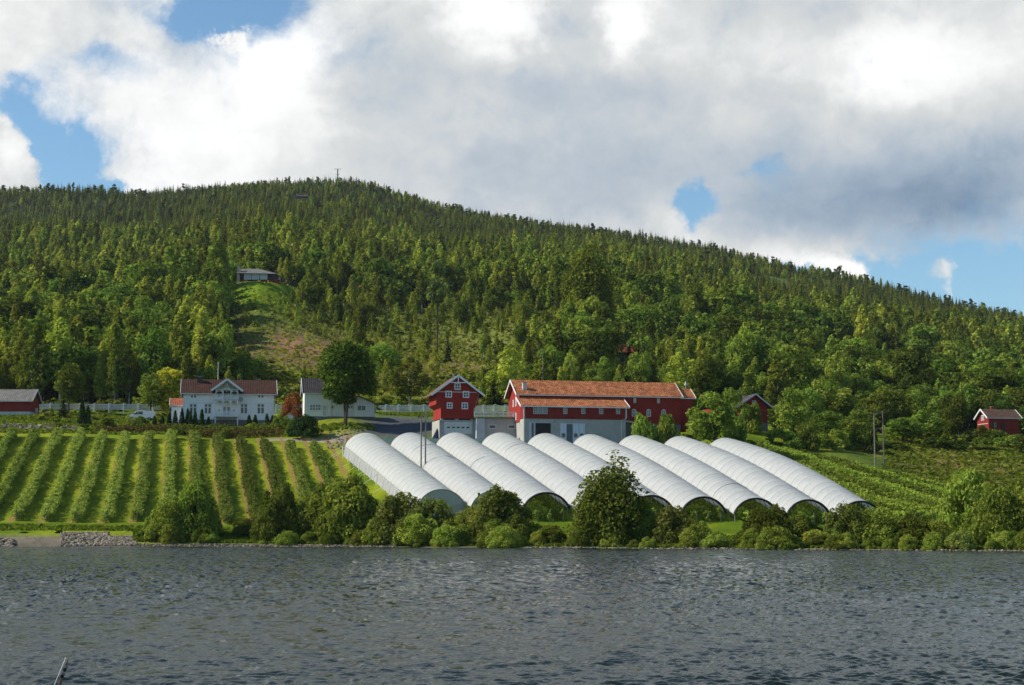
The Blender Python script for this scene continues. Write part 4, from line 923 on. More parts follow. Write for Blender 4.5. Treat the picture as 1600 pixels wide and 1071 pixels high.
class Frame:
    """front wall line of a building: origin at its left base corner, yaw psi"""
    def __init__(s, u, v, D, psi): s.o = pt(u, v, D); s.p = radians(psi)
    def x(s, u, dy=0.0):
        a = float(au(u, 650)); ox = s.o[0] - dy * sin(s.p) * 1.0; oy = s.o[1] + dy * cos(s.p)
        return (a * oy - ox) / (cos(s.p) - a * sin(s.p))
    def z(s, u, v, dy=0.0):
        t = s.x(u, dy); y = s.o[1] + dy * cos(s.p) + t * sin(s.p); return CAM_H + float(tv(v)) * y - s.o[2]
    def emp(s, name): return empty(name, tuple(s.o), s.p)
def P_(name, mb, mat, par, smooth=False): return mb.build(name, M[mat], par, smooth)
def win(par, x0, x1, z0, z1, y, cols=2, rows=2, fr='white_trim', gl='glass', side=None, fw=.11, name='window', bw=.05):
    """window on a wall facing -y (or -x / +x when side is 'L' / 'R', then x means y along that wall and y the wall's x)"""
    def T(mb):
        if side == 'L': mb.v = [(q[1], -q[0], q[2]) if False else (q[1], q[0], q[2]) for q in mb.v]; mb.f = [f[::-1] for f in mb.f]
        if side == 'R': mb.v = [(-q[1] + 2 * y, q[0], q[2]) for q in mb.v]
        return mb
    f = MB(); d0, d1 = y - .07, y + .01
    f.box(x0 - fw, x0, d0, d1, z0 - fw, z1 + fw); f.box(x1, x1 + fw, d0, d1, z0 - fw, z1 + fw)
    f.box(x0, x1, d0, d1, z1, z1 + fw); f.box(x0, x1, d0 - .03, d1, z0 - fw, z0)
    for i in range(1, cols): c = x0 + (x1 - x0) * i / cols; f.box(c - bw, c + bw, d0 + .015, d1, z0, z1)
    for i in range(1, rows): c = z0 + (z1 - z0) * i / rows; f.box(x0, x1, d0 + .02, d1 - .002, c - bw * .8, c + bw * .8)
    w = T(f).build(name, M[fr], par)
    g = T(MB().box(x0, x1, y - .025, y + .008, z0, z1)).build('pane', M[gl], w); return w
def gable_x(par, x0, x1, y0, y1, ze, zr, ov=.5, ox=.5, mat='roof_red', trim='white_trim', th=.16, name='roof', yr=None, chim=None, barge=True):
    """roof with its ridge along x"""
    yr = (y0 + y1) / 2 if yr is None else yr; m = MB()
    s0 = (zr - ze) / (yr - y0); s1 = (zr - ze) / (y1 - yr)
    m.prism([(y0 - ov, ze - ov * s0), (yr, zr), (y1 + ov, ze - ov * s1), (y1 + ov, ze - ov * s1 + th), (yr, zr + th), (y0 - ov, ze - ov * s0 + th)], x0 - ox, x1 + ox, 'x')
    r = P_(name, m, mat, par)
    if barge:
        b = MB()
        for xx in (x0 - ox - .04, x1 + ox + .04):
            b.bar((xx, y0 - ov - .03, ze - ov * s0 + .04), (xx, yr, zr + .06), .08, .34); b.bar((xx, yr, zr + .06), (xx, y1 + ov + .03, ze - ov * s1 + .04), .08, .34)
        b.box(x0 - ox, x1 + ox, y0 - ov - .10, y0 - ov - .012, ze - ov * s0 - .04, ze - ov * s0 + .10)
        P_('barge_board', b, trim, r)
    return r
def walls_x(par, x0, x1, y0, y1, z0, ze, zr, mat, name='wall', yr=None):
    """body with gables at x0 and x1"""
    yr = (y0 + y1) / 2 if yr is None else yr
    return P_(name, MB().prism([(y0, z0), (y1, z0), (y1, ze), (yr, zr), (y0, ze)], x0, x1, 'x'), mat, par)
def chimney(par, x, y, z0, z1, w, mat, cap='metal_grey'):
    c = P_('chimney', MB().box(x - w / 2, x + w / 2, y - w / 2, y + w / 2, z0, z1), mat, par)
    P_('cap', MB().box(x - w / 2 - .06, x + w / 2 + .06, y - w / 2 - .06, y + w / 2 + .06, z1 + .002, z1 + .12), cap, c); return c

# ------------------------------------------------------------------ white farmhouse with the carved two-storey veranda
def farmhouse():
    f = Frame(286, 656, 341, 10); e = f.emp('farmhouse'); tag(e, 'long white farmhouse with red tiled roof and carved two-storey veranda', 'house')
    L = f.x(428); ze = f.z(300, 613.0); dep = 8.0; zr = ze + 2.75; zb = f.z(300, 655.5)
    P_('foundation', MB().box(-.08, L + .08, -.08, dep, -3.0, zb), 'stone_base', e)
    walls_x(e, 0, L, 0, dep, zb + .002, ze, zr, 'white_board')
    roof = gable_x(e, 0, L, 0, dep, ze, zr, .55, .55, 'roof_red')
    P_('string_course', MB().box(-.04, L + .04, -.06, -.005, f.z(300, 629.5), f.z(300, 628.8)), 'white_trim', e)
    P_('corner_board', MB().box(-.03, .18, -.05, -.004, zb, ze - .3), 'white_trim', e); P_('corner_board', MB().box(L - .18, L + .03, -.05, -.004, zb, ze - .3), 'white_trim', e)
    for u in (301.5, 324.5, 381, 407.2):
        x = f.x(u); za, zc = f.z(u, 646), f.z(u, 632); hw = .58
        win(e, x - hw, x - .13, za, zc, 0, 1, 1, fw=.09, name='casement_window'); win(e, x + .13, x + hw, za, zc, 0, 1, 1, fw=.09, name='casement_window')
        P_('window_trim', MB().box(x - .8, x + .8, -.14, -.075, zc + .10, zc + .22).box(x - .70, x + .70, -.10, -.076, za + (zc - za) * .62, za + (zc - za) * .70), 'white_trim', e)
    for u in (301.8, 407):
        x = f.x(u); za, zc = f.z(u, 621.6), f.z(u, 618)
        for s in (-1, 1): win(e, x + s * .30 - .15, x + s * .30 + .15, za, zc, 0, 1, 1, fw=.06)
    # chimneys on the back half of the roof
    chimney(roof, f.x(311, 3.2), 3.2, zr - 1.2, zr + .55, .9, 'brick_dark'); chimney(roof, f.x(402, 4.8), 4.8, zr - .8, zr + .30, .8, 'brick_dark')
    P_('satellite_dish', MB().tube([(f.x(376), -.1, f.z(376, 626)), (f.x(376), -.5, f.z(376, 624.5))], .04).prism([(f.x(376) + .42 * cos(k * pi / 6), f.z(376, 624.3) + .42 * sin(k * pi / 6)) for k in range(12)], -.56, -.50, 'y'), 'metal_grey', e)
    # veranda
    x0, x1 = f.x(336), f.x(371.5); d = 2.1; z1 = f.z(354, 651.5); z2 = f.z(354, 626); zt = f.z(354, 610.5); zp = f.z(354, 595.2); xm = (x0 + x1) / 2
    v = empty('veranda', (0, 0, 0)); v.parent = e
    P_('deck', MB().box(x0 - .1, x1 + .1, -d, -.06, z1 - .22, z1), 'grey_trim', v); P_('deck', MB().box(x0 - .1, x1 + .1, -d, -.06, z2 - .16, z2), 'grey_trim', v)
    cols = [x0 + .06, x0 + (x1 - x0) * .335, x0 + (x1 - x0) * .665, x1 - .06]
    pm = MB()
    cb_ = lambda *a: P_('column', MB().box(*a), 'white_trim', v)
    for c_ in cols: cb_(c_ - .075, c_ + .075, -d + .02, -d + .17, z1, z2 - .17); cb_(c_ - .065, c_ + .065, -d + .02, -d + .15, z2, zt)
    for c_ in (cols[0], cols[3]): cb_(c_ - .10, c_ + .10, -d + .02, -d + .22, -1.2, z1 - .23)
    for zz in (z1, z2):
        rl = MB(); rl.box(x0, x1, -d + .05, -d + .12, zz + .82, zz + .90); rl.box(x0, x1, -d + .05, -d + .11, zz + .10, zz + .17)
        n = 26
        for i in range(n): q = x0 + (x1 - x0) * (i + .5) / n; rl.box(q - .055, q + .055, -d + .06, -d + .10, zz + .172, zz + .818)
        P_('railing', rl, 'white_trim', v)
    for k in range(3):
        for (zb_, r_) in ((z2 - .17, .5), (zt - (.25 if k != 1 else -.25), .55 if k != 1 else .62)):
            a, b = cols[k] + .08, cols[k + 1] - .08; c_ = (a + b) / 2; w = (b - a) / 2; N_ = 12
            prev = None; ar = MB()
            for i in range(N_ + 1):
                t_ = pi * i / N_; p = (c_ - w * cos(t_), zb_ - .62 + .58 * sin(t_))
                if prev: ar.poly([(prev[0], -d + .04, prev[1]), (p[0], -d + .04, p[1]), (p[0], -d + .04, zb_), (prev[0], -d + .04, zb_), (prev[0], -d + .09, prev[1]), (p[0], -d + .09, p[1]), (p[0], -d + .09, zb_), (prev[0], -d + .09, zb_)], [(0, 1, 2, 3), (7, 6, 5, 4), (0, 4, 5, 1)])
                prev = p
            P_('carved_arch', ar, 'white_trim', v)
    P_('cross_gable_wall', MB().prism([(x0 + .02, z2), (x1 - .02, z2), (x1 - .02, zt + .02), (xm, zp - .12), (x0 + .02, zt + .02)], -.04, 3.0, 'y'), 'white_board', e)
    xa, xb = f.x(329.5), f.x(378.5); sl = (zp - zt) / (xm - x0 + .4)
    vr = MB(); th = .16
    vr.prism([(xa, zp - sl * (xm - xa)), (xm, zp), (xb, zp - sl * (xb - xm)), (xb, zp - sl * (xb - xm) + th), (xm, zp + th), (xa, zp - sl * (xm - xa) + th)], -d - .6, 3.4, 'y')
    r2 = P_('veranda_roof', vr, 'roof_red', v)
    bb = MB()
    for s_, q in ((xa, -1), (xb, 1)): bb.bar((s_, -d - .66, zp - sl * abs(xm - s_) + .06), (xm, -d - .66, zp + .08), .08, .42)
    P_('barge_board', bb, 'white_trim', r2)
    gz = zp - .25
    P_('gable_fretwork', MB().bar((x0, -d + .1, zt + .1), (xm, -d + .1, gz - .1), .05, .12).bar((x1, -d + .1, zt + .1), (xm, -d + .1, gz - .1), .05, .12).box(x0, x1, -d + .06, -d + .12, zt - .02, zt + .10)
       .bar((xm - .55, -d + .1, zt + .1), (xm, -d + .1, gz - .3), .05, .10).bar((xm + .55, -d + .1, zt + .1), (xm, -d + .1, gz - .3), .05, .10).box(xm - .04, xm + .04, -d + .07, -d + .13, zt + .10, gz), 'white_trim', v)
    for k in range(3):
        c_ = (cols[k] + cols[k + 1]) / 2
        if k == 1:
            for zz, gl, yq in ((z1, 'glass_mid', 0), (z2, 'glass', -.04)):
                for s_ in (-1, 1): win(e, c_ + s_ * .42 - .27, c_ + s_ * .42 + .27, zz + .35, zz + 1.95, yq, 1, 2, gl=gl, fw=.08, name='veranda_door')
        else: win(e, c_ - .28, c_ + .28, z2 + .6, z2 + 1.95, -.04, 1, 1, fw=.08); win(e, c_ - .1, c_ + .1, z1 + 1.1, z1 + 1.4, 0, 1, 1, fw=.05, name='wall_lamp')
    # side annex
    xl = f.x(267.5, 1.5); za = f.z(275, 633, 1.5)
    P_('annex_wall', MB().prism([(1.5, zb - 1.2), (6.0, zb - 1.2), (6.0, za), (3.75, za + 1.35), (1.5, za)], xl, -.01, 'x'), 'white_board', e)
    gable_x(e, xl, -.36, 1.5, 6.0, za, za + 1.35, .35, .32, 'roof_annex', name='annex_roof')
farmhouse()

# ------------------------------------------------------------------ small white house behind the maple
def small_house():
    f = Frame(475.5, 651.5, 335, 10); e = f.emp('white_house'); tag(e, 'small white house with dark roof and low wing, half hidden by the maple', 'house')
    L = f.x(517); ze = f.z(490, 613.5); dep = 6.4; zr = ze + 2.9
    P_('foundation', MB().box(-.06, f.x(584) + .05, -.06, dep, -2.5, .12), 'stone_base', e)
    walls_x(e, 0, L, 0, dep, .122, ze, zr, 'white_batten')
    rf = gable_x(e, 0, L, 0, dep, ze, zr, .25, .45, 'roof_dark'); chimney(rf, L * .8, 3.6, zr - .8, zr + .9, .7, 'brick_dark')
    x = f.x(492.5); win(e, x - 1.0, x - .08, f.z(492, 641), f.z(492, 633), 0, 2, 2, gl='glass_mid', name='window'); win(e, x + .08, x + 1.0, f.z(492, 641), f.z(492, 633), 0, 2, 2, gl='glass_mid')
    # wing with recessed terrace
    x0 = L + .01; x1 = f.x(553); x2 = f.x(584.5); zw = f.z(530, 629)
    P_('wing_wall', MB().box(x0, x1, .25, dep - 1, .122, zw).box(x0, x1, 1.8, dep - 1, zw + .002, zw + 1.9), 'white_batten', e)
    P_('wing_roof', MB().prism([(1.4, zw + 2.0), (4, zw + 3.0), (dep - .6, zw + 2.0), (dep - .6, zw + 2.14), (4, zw + 3.14), (1.4, zw + 2.14)], x0, x1 + .5, 'x'), 'roof_dark', e)
    P_('terrace_floor', MB().box(x0, x1 + .2, -.05, 1.8, zw + .002, zw + .14), 'grey_trim', e)
    rl = MB().box(x0, x1 + .2, -.04, .04, zw + 1.0, zw + 1.08)
    for i in range(30): q = x0 + (x1 + .2 - x0) * (i + .5) / 30; rl.box(q - .05, q + .05, -.03, .03, zw + .142, zw + .998)
    P_('railing', rl, 'grey_trim', e)
    for u in (518, 547.5): x = f.x(u); win(e, x - .38, x + .38, f.z(u, 638), f.z(u, 634.5), .25, 2, 1, gl='glass_mid', fw=.07)
    xm = f.x(560); zg = f.z(580, 631)
    P_('gable_wing_wall', MB().prism([(x1 + .01, .122), (x2, .122), (x2, zg), (xm, zg + 1.35), (x1 + .01, zg + .95)], -.3, 6, 'y'), 'white_batten', e)
    P_('gable_wing_roof', MB().prism([(x1 - .1, zg + .98), (xm, zg + 1.37), (x2 + .45, zg - .16), (x2 + .45, zg - .02), (xm, zg + 1.52), (x1 - .1, zg + 1.12)], -.6, 6.3, 'y'), 'roof_dark', e)
    x = f.x(564.5); win(e, x - .75, x - .06, f.z(565, 641.5), f.z(565, 634.5), -.3, 1, 1, fw=.07); win(e, x + .06, x + .75, f.z(565, 641.5), f.z(565, 634.5), -.3, 1, 1, fw=.07)
    x = f.x(507); win(e, x - .35, x + .35, .2, 2.2, 0, 1, 2, gl='glass_pale', name='door')
    st = MB()
    for i in range(6): st.box(f.x(571) + .05 * i, f.x(571) + .12 + .05 * i, -.9 - .02 * i, -.84, .1 + .3 * i, .22 + .3 * i)
    P_('downpipe', MB().tube([(x2 + .1, -.36, zg - .1), (x2 + .1, -.36, .15)], .05), 'grey_trim', e)
small_house()
# small shed with a curved top left of the white house, garden table and chairs
def playhouse():
    p = at(452.5, 337); e = empty('garden_shed', tuple(p), radians(8)); tag(e, 'tiny pale blue garden shed between red bush and white house', 'shed')
    P_('wall', MB().prism([(-.75, -.6), (.75, -.6), (.75, 1.5), (0, 2.0), (-.75, 1.5)], 0, 1.4, 'y'), 'door_white', e)
    P_('roof', MB().prism([(-.95, 1.42), (0, 2.05), (.95, 1.42), (.95, 1.5), (0, 2.14), (-.95, 1.5)], -.15, 1.55, 'y'), 'grey_trim', e)
playhouse()

# ------------------------------------------------------------------ red storehouse on its concrete garage
def storehouse():
    f = Frame(689, 678, 310, 13); e = f.emp('storehouse'); tag(e, 'tall red storehouse with white gable trim standing on a concrete garage', 'storehouse')
    z1 = f.z(715, 654.5); z2 = f.z(715, 633.5); xl, xr = f.x(689), f.x(740.5); ul, ur = f.x(681.5), f.x(747.5); ze = f.z(715, 613); zp = f.z(715, 588.5); dep = 7.5; xm = (ul + ur) / 2
    P_('garage_base', MB().box(xl - .25, xr + .6, .1, dep, -.8, z1 - .55), 'concrete', e)
    P_('lintel_beam', MB().box(xl - .25, xr + .7, -.05, dep, z1 - .548, z1 - .25).box(xl + 2.6, xl + 3.2, .1, .6, z1 - .25, z1 - .01).box(xl, xl + .5, .1, .6, z1 - .25, z1 - .01).box(xr - .6, xr - .1, .1, .6, z1 - .25, z1 - .01), 'concrete', e)
    P_('underfloor_shade_block', MB().box(xl + .3, xr - .3, .7, dep - .5, z1 - .248, z1 - .002), 'shade_dark', e)  # solid dark block in the gap, shade under the floor put into its colour
    P_('wall', MB().prism([(xl, z1), (xr, z1), (xr, z2 - .5), (ur, z2 + .15), (ur, ze), (xm, zp), (ul, ze), (ul, z2 + .15), (xl, z2 - .5)], 0, dep, 'y'), 'red_board', e)
    sl = (zp - ze) / (xm - ul); o_ = 1.0; th = .18
    r = P_('roof', MB().prism([(ul - o_, ze - sl * o_), (xm, zp), (ur + o_, ze - sl * o_), (ur + o_, ze - sl * o_ + th), (xm, zp + th), (ul - o_, ze - sl * o_ + th)], -.8, dep + .6, 'y'), 'roof_brown', e)
    P_('barge_board', MB().bar((ul - o_ - .05, -.86, ze - sl * o_ + .05), (xm, -.86, zp + .1), .08, .34).bar((ur + o_ + .05, -.86, ze - sl * o_ + .05), (xm, -.86, zp + .1), .08, .34)
       .box(xm - 1.35, xm + 1.35, -.84, -.76, zp - 1.25, zp - 1.08).box(xm - .09, xm + .09, -.85, -.77, zp - 1.4, zp - .05), 'white_trim', r)
    P_('string_course', MB().box(ul + .25, ur - .2, -.06, -.005, ze - .06, ze + .08), 'grey_trim', e)
    P_('corner_board', MB().box(xl - .03, xl + .15, -.05, -.003, z1, z2 - .5), 'red_board', e)
    for u, v, s in ((714.6, 604.2, .40), (701, 616.3, .42), (728, 616.7, .42), (702.4, 634, .36), (726.2, 634.5, .42)):
        x = f.x(u); z = f.z(u, v); win(e, x - s, x + s, z - s * 1.05, z + s * 1.05, 0, 2, 2, fw=.17)
    P_('gutter_pipe', MB().tube([(ur + .1, -.1, ze - .3), (xr + .1, -.1, z2 - .6), (xr + .1, -.1, z1)], .05), 'metal_grey', e)
    g0, g1 = f.x(694), f.x(738); zt = f.z(715, 659.5)
    d = P_('garage_door', MB().box(g0, g1, .02, .095, 0.0, zt), 'garage_white', e)
    for i in range(5):
        c = g0 + (g1 - g0) * (.16 + .17 * i); P_('pane', MB().box(c - .28, c + .28, .005, .03, zt - 1.15, zt - .85), 'glass', d)
    P_('vent_pipe', MB().tube([(xm - .6, .8, zp - .3), (xm - .6, .8, zp + .5)], .09), 'metal_grey', r)
storehouse()
def outbuilding():
    f = Frame(757.5, 677, 309, 8); e = f.emp('cellar_annex'); tag(e, 'low grey concrete annex with two small windows between storehouse and barn', 'annex')
    L = f.x(812); zt = f.z(780, 654)
    P_('wall', MB().box(0, L, .1, 6, -1.0, zt), 'concrete', e)
    P_('roof_slab', MB().box(-1.6, L + .1, -.3, 6.4, zt + .002, zt + .22), 'stone_base', e)
    P_('side_wall', MB().box(-1.5, -.01, -.1, 6, -1.0, zt), 'concrete_white', e)
    for u in (769.5, 799.5): x = f.x(u); win(e, x - .5, x + .5, f.z(u, 669), f.z(u, 665), .1, 1, 1, fw=.2, fr='grey_trim')
    # picket fence on its terrace roof
    g = empty('terrace_fence', (f.o[0], f.o[1], f.o[2] + zt + .225), f.p); tag(g, 'white picket fence on the flat roof of the low concrete annex', 'fence')
    pk = MB(); a, b = -1.9, L + .6
    for i in range(46): q = a + (b - a) * (i + .5) / 46; pk.box(q - .035, q + .035, -.03, .01, .08, 1.0)
    P_('picket_panel', pk.box(a, b, .012, .05, .25, .33).box(a, b, .012, .05, .78, .86), 'white_trim', g)
    for i in range(6): q = a + (b - a) * i / 5; P_('post', MB().box(q - .05, q + .05, .052, .15, 0, 1.08), 'grey_trim', g)
outbuilding()

# ------------------------------------------------------------------ the long red barn
def barn():
    f = Frame(819, 694, 303, 13); e = f.emp('barn'); tag(e, 'long red barn with orange tiled roofs, lean-to front and concrete basement', 'barn')
    dy = 3.3; L1 = f.x(977.5); zc = f.z(900, 655.2); ze1 = f.z(900, 635.0); xe = f.x(1063.5, dy); dep = 8.6
    z2 = f.z(900, 617.0, dy); zr = z2 + 2.65; ztop = f.z(900, 622.4, dy) - .15
    P_('basement', MB().box(0, L1, 0, dy - .05, -1.5, zc - .001).box(.1, L1 - .1, dy - .05, dy + dep, -1.5, zc - .4), 'concrete', e)
    P_('lean_to_wall', MB().prism([(-.12, zc), (dy, zc), (dy, ztop - .05), (-.12, ze1)], -.05, L1 + .04, 'x'), 'red_board2', e)
    P_('wall', MB().prism([(dy + .002, zc - .38), (dy + dep, zc - .38), (dy + dep, z2), (dy + dep / 2, zr), (dy + .002, z2)], -.03, xe, 'x'), 'red_board', e)
    roof = gable_x(e, 0, xe - .4, dy, dy + dep, z2, zr, .45, .75, 'roof_orange', th=.2)
    sl = (ztop - ze1) / dy
    lr = P_('lean_to_roof', MB().prism([(-.6, ze1 - .5 * sl), (dy - .01, ztop), (dy - .01, ztop + .18), (-.6, ze1 - .5 * sl + .18)], -.7, L1 + .55, 'x'), 'roof_orange', e)
    b = MB()
    for xx in (-.76, L1 + .61): b.bar((xx, -.64, ze1 - .5 * sl + .06), (xx, dy - .02, ztop + .1), .08, .36)
    b.box(-.7, L1 + .55, -.70, -.61, ze1 - .5 * sl - .06, ze1 - .5 * sl + .12); P_('barge_board', b, 'white_trim', lr)
    chimney(roof, 1.15, dy + 1.3, z2 - .1, z2 + 2.0, .7, 'chimney_pale')
    # end extension
    x2 = f.x(1083, dy + 1)
    P_('extension_wall', MB().prism([(dy + 1, zc - 1.5), (dy + 6.4, zc - 1.5), (dy + 6.4, z2 - .1), (dy + 3.7, z2 + 1.6), (dy + 1, z2 - .1)], xe + .01, x2, 'x'), 'red_board', e)
    xr = gable_x(e, xe + .46, x2, dy + 1, dy + 6.4, z2 - .1, z2 + 1.6, .35, .42, 'roof_orange', name='extension_roof')
    P_('end_foundation', MB().box(L1 + .05, xe, dy + .1, dy + dep, -1.5, zc - .385), 'stone_base', e)
    # windows of the lean-to
    za, zb = f.z(850, 646.5), f.z(850, 634.8 + 1.6)
    for i in range(3): c = f.x(844) + (i - 1) * .88; win(e, c - .33, c + .33, za, zb, -.12, 2, 4, fr='grey_trim', gl='glass_mid', fw=.09, bw=.025)
    for u in (883, 911, 939, 965.3): c = f.x(u); win(e, c - .28, c + .28, f.z(u, 646.5), f.z(u, 637.8), -.12, 2, 3, fr='grey_trim', gl='glass_mid', fw=.09, bw=.025)
    # shutters and arched windows of the main wall
    for u, v in ((992, 625.6), (1029, 626.2)): c = f.x(u, dy); z = f.z(u, v, dy); P_('shutter', MB().box(c - .26, c + .26, dy - .06, dy - .001, z - .48, z + .42), 'grey_trim', e)
    for u, v in ((990.6, 645), (1013.5, 645.2), (1037, 645.8)):
        c = f.x(u, dy); z = f.z(u, v, dy); w = .30; fr = MB(); N_ = 10
        prof = [(c - w - .11, z - .7), (c + w + .11, z - .7)] + [(c + (w + .11) * cos(pi * k / N_), z + .25 + (w + .11) * sin(pi * k / N_)) for k in range(N_ + 1)]
        fr.prism(prof, dy - .05, dy - .002, 'y'); w_ = P_('arched_window', fr, 'white_trim', e)
        prof = [(c - w, z - .6), (c + w, z - .6)] + [(c + w * cos(pi * k / N_), z + .25 + w * sin(pi * k / N_)) for k in range(N_ + 1)]
        P_('pane', MB().prism(prof, dy - .065, dy - .052, 'y'), 'glass_mid', w_); P_('glazing_bar', MB().box(c - .025, c + .025, dy - .08, dy - .066, z - .6, z + .5).box(c - w, c + w, dy - .08, dy - .067, z - .05, z + .0), 'white_trim', w_)
    # west gable windows
    for y in (dy + 2.4, dy + 4.5):
        for z in (ze1 + .9, ze1 - 1.6): win(e, y, y + .6, z - .55, z + .55, -.03, 2, 3, side='L', fw=.10, gl='glass_pale' if z > ze1 else 'glass_mid')
    # openings of the basement
    g0, g1 = f.x(826), f.x(860.5); zt = f.z(840, 661.3)
    P_('garage_shade_panel', MB().box(g0 + 1.2, g1, -.03, -.002, -1.2, zt), 'shade_dark', e)  # flat dark panel on the wall, painted for the shade inside the garage
    P_('garage_frame', MB().box(g0, g0 + .5, -.08, -.001, -1.2, zt).box(g0 + .9, g0 + 1.19, -.06, -.001, -1.2, zt).box(g0, g1, -.09, -.031, zt + .002, zt + .12), 'grey_trim', e)
    P_('open_door_leaf', MB().box(g0 + .5, g0 + .9, -.05, -.002, -1.2, zt - .02), 'door_dark', e)
    d0, d1 = f.x(875.5), f.x(913.5); zt = f.z(895, 662.3)
    fr = P_('door_surround', MB().box(d0 - .08, d1 + .08, -.03, -.001, -1.2, zt + .08), 'grey_trim', e)
    n = 4
    for i in range(n):
        a = d0 + (d1 - d0) * i / n + .02; b2 = d0 + (d1 - d0) * (i + 1) / n - .02
        dd = P_('door', MB().box(a, b2, -.10, -.032, -1.2, zt - (.1 if i == 1 else 0)), 'door_white' if i != 1 else 'door_dark', e)
        P_('pane', MB().box(a + .22, b2 - .22, -.12, -.101, f.z(895, 683.5), f.z(895, 677.5)), 'glass', dd)
    P_('wall_lamp', MB().box(f.x(867) - .12, f.x(867) + .12, -.35, -.002, zc - .55, zc - .35), 'metal_grey', e)
    P_('downpipe', MB().tube([(-.12, -.3, ze1 - .3), (-.12, -.3, zc + .3), (-.12, -.06, zc - .2), (-.12, -.06, -1)], .055), 'white_trim', e)
    P_('downpipe', MB().tube([(L1 + .1, -.3, ze1 - .3), (L1 + .1, -.3, zc + .3), (L1 - .8, -.08, zc - .2), (L1 - .8, -.08, -1)], .055), 'white_trim', e)
    P_('corner_board', MB().box(-.10, .12, -.16, -.122, zc, ze1 - .2), 'grey_trim', e); P_('corner_board', MB().box(L1 - .1, L1 + .08, -.16, -.122, zc, ze1 - .2), 'grey_trim', e)
    P_('ramp_board', MB().bar((L1 + .1, dy - .5, zc + .05), (f.x(996, dy), dy - .5, zc - .35 + .02), .1, .3), 'grey_trim', e)
    P_('ventilation_cowl', MB().tube([(x2 - .3, dy + 4, z2 + 1.6), (x2 - .3, dy + 4, z2 + 2.7)], .08).tube([(x2 - .3, dy + 4, z2 + 2.4), (x2 - .3, dy + 4, z2 + 3.1)], [.32, .12]), 'metal_grey', xr)
barn()

# ------------------------------------------------------------------ the other houses
def left_shed():
    f = Frame(-62, 651.5, 352, 0); e = f.emp('shed'); tag(e, 'dark red shed with grey slate roof and white base, cut by the left edge', 'shed')
    L = f.x(47); ze = f.z(20, 625.5); zr = ze + 2.3; zb = f.z(20, 643.5); dep = 6.6
    P_('foundation', MB().box(0, L, -.04, dep, -1.5, zb), 'concrete_white', e)
    walls_x(e, 0, L, 0, dep, zb + .002, ze, zr, 'red_board2'); gable_x(e, 0, L, 0, dep, ze, zr, .45, .5, 'roof_grey', 'grey_trim')
    P_('wall_box', MB().box(L + .01, L + .35, 3.6, 4.4, zb + .1, zb + 1.0), 'grey_trim', e)
left_shed()
def gabled_house():
    f = Frame(1157, 670, 350, 12); e = f.emp('gabled_red_house'); tag(e, 'red house with gable and grey roof half hidden by trees', 'house')
    L = f.x(1199); ze = f.z(1180, 636); zp = f.z(1180, 617); xm = f.x(1179.5); zb = f.z(1180, 661); dep = 8
    P_('foundation', MB().box(-.05, L + .05, -.05, dep, -2, zb), 'stone_base', e)
    P_('wall', MB().prism([(0, zb + .002), (L, zb + .002), (L, ze + .3), (xm, zp - .1), (0, ze + .3)], 0, dep, 'y'), 'red_board2', e)
    s0 = (zp - ze) / (xm + .9 - .2)
    r = P_('roof', MB().prism([(-.9, ze - .25), (xm, zp), (L + .9, ze - .25), (L + .9, ze - .08), (xm, zp + .18), (-.9, ze - .08)], -.7, dep + .5, 'y'), 'roof_dark', e)
    P_('barge_board', MB().bar((-.95, -.75, ze - .16), (xm, -.75, zp + .1), .08, .30).bar((L + .95, -.75, ze - .16), (xm, -.75, zp + .1), .08, .30), 'grey_trim', r)
    P_('rear_wing_roof', MB().prism([(3, ze - .4), (6, ze + 2.0), (9, ze - .4), (9, ze - .25), (6, ze + 2.15), (3, ze - .25)], -5.5, 1.0, 'x'), 'roof_dark', e)
    P_('rear_wing_wall', MB().box(-5.2, -.01, 3.4, 8.6, -1.5, ze - .2), 'red_board2', e)
    chimney(r, 1.6, 4.5, ze + 1.2, zp + .9, .6, 'brick_dark')
    x = f.x(1178.6); win(e, x - .32, x + .32, f.z(1178, 635.5), f.z(1178, 627), 0, 1, 2, gl='glass_mid', fr='grey_trim')
    P_('sill_board', MB().box(f.x(1184), f.x(1196), -.12, -.01, f.z(1190, 642.5), f.z(1190, 641)), 'roof_annex', e)
    P_('door', MB().box(f.x(1159), f.x(1163), -.06, -.003, zb + .1, zb + 2.1), 'door_white', e)
gabled_house()
COT_XY = pt(1545, 674, 398)
def cottage():
    f = Frame(1545.5, 675, 398, 15); e = f.emp('red_cottage'); tag(e, 'red cottage with brown roof and sunlit end wall on the far slope', 'cottage')
    L = f.x(1592); ze = f.z(1565, 652.5); zr = ze + 1.9; dep = 5.2
    walls_x(e, 0, L, 0, dep, -1.5, ze, zr, 'red_board2'); r = gable_x(e, 0, L, 0, dep, ze, zr, .35, .6, 'roof_brown', 'white_trim')
    chimney(r, L * .38, 3.6, zr - .5, zr + .75, .6, 'red_board')
    win(e, 2.1, 3.1, ze - .5, ze + .5, 0, 2, 2, side='L', fw=.10, gl='glass_mid'); P_('belt_board', MB().box(-.05, -.005, .3, dep - .3, ze - 1.5, ze - 1.36), 'grey_trim', e)
    win(e, 1.2, 2.0, 1.0, 2.2, 0, 1, 2, fr='dark_board', name='window'); P_('door', MB().box(3.2, 4.1, -.05, -.003, .1, 2.1), 'dark_board', e)
cottage()
CABIN_XY = None
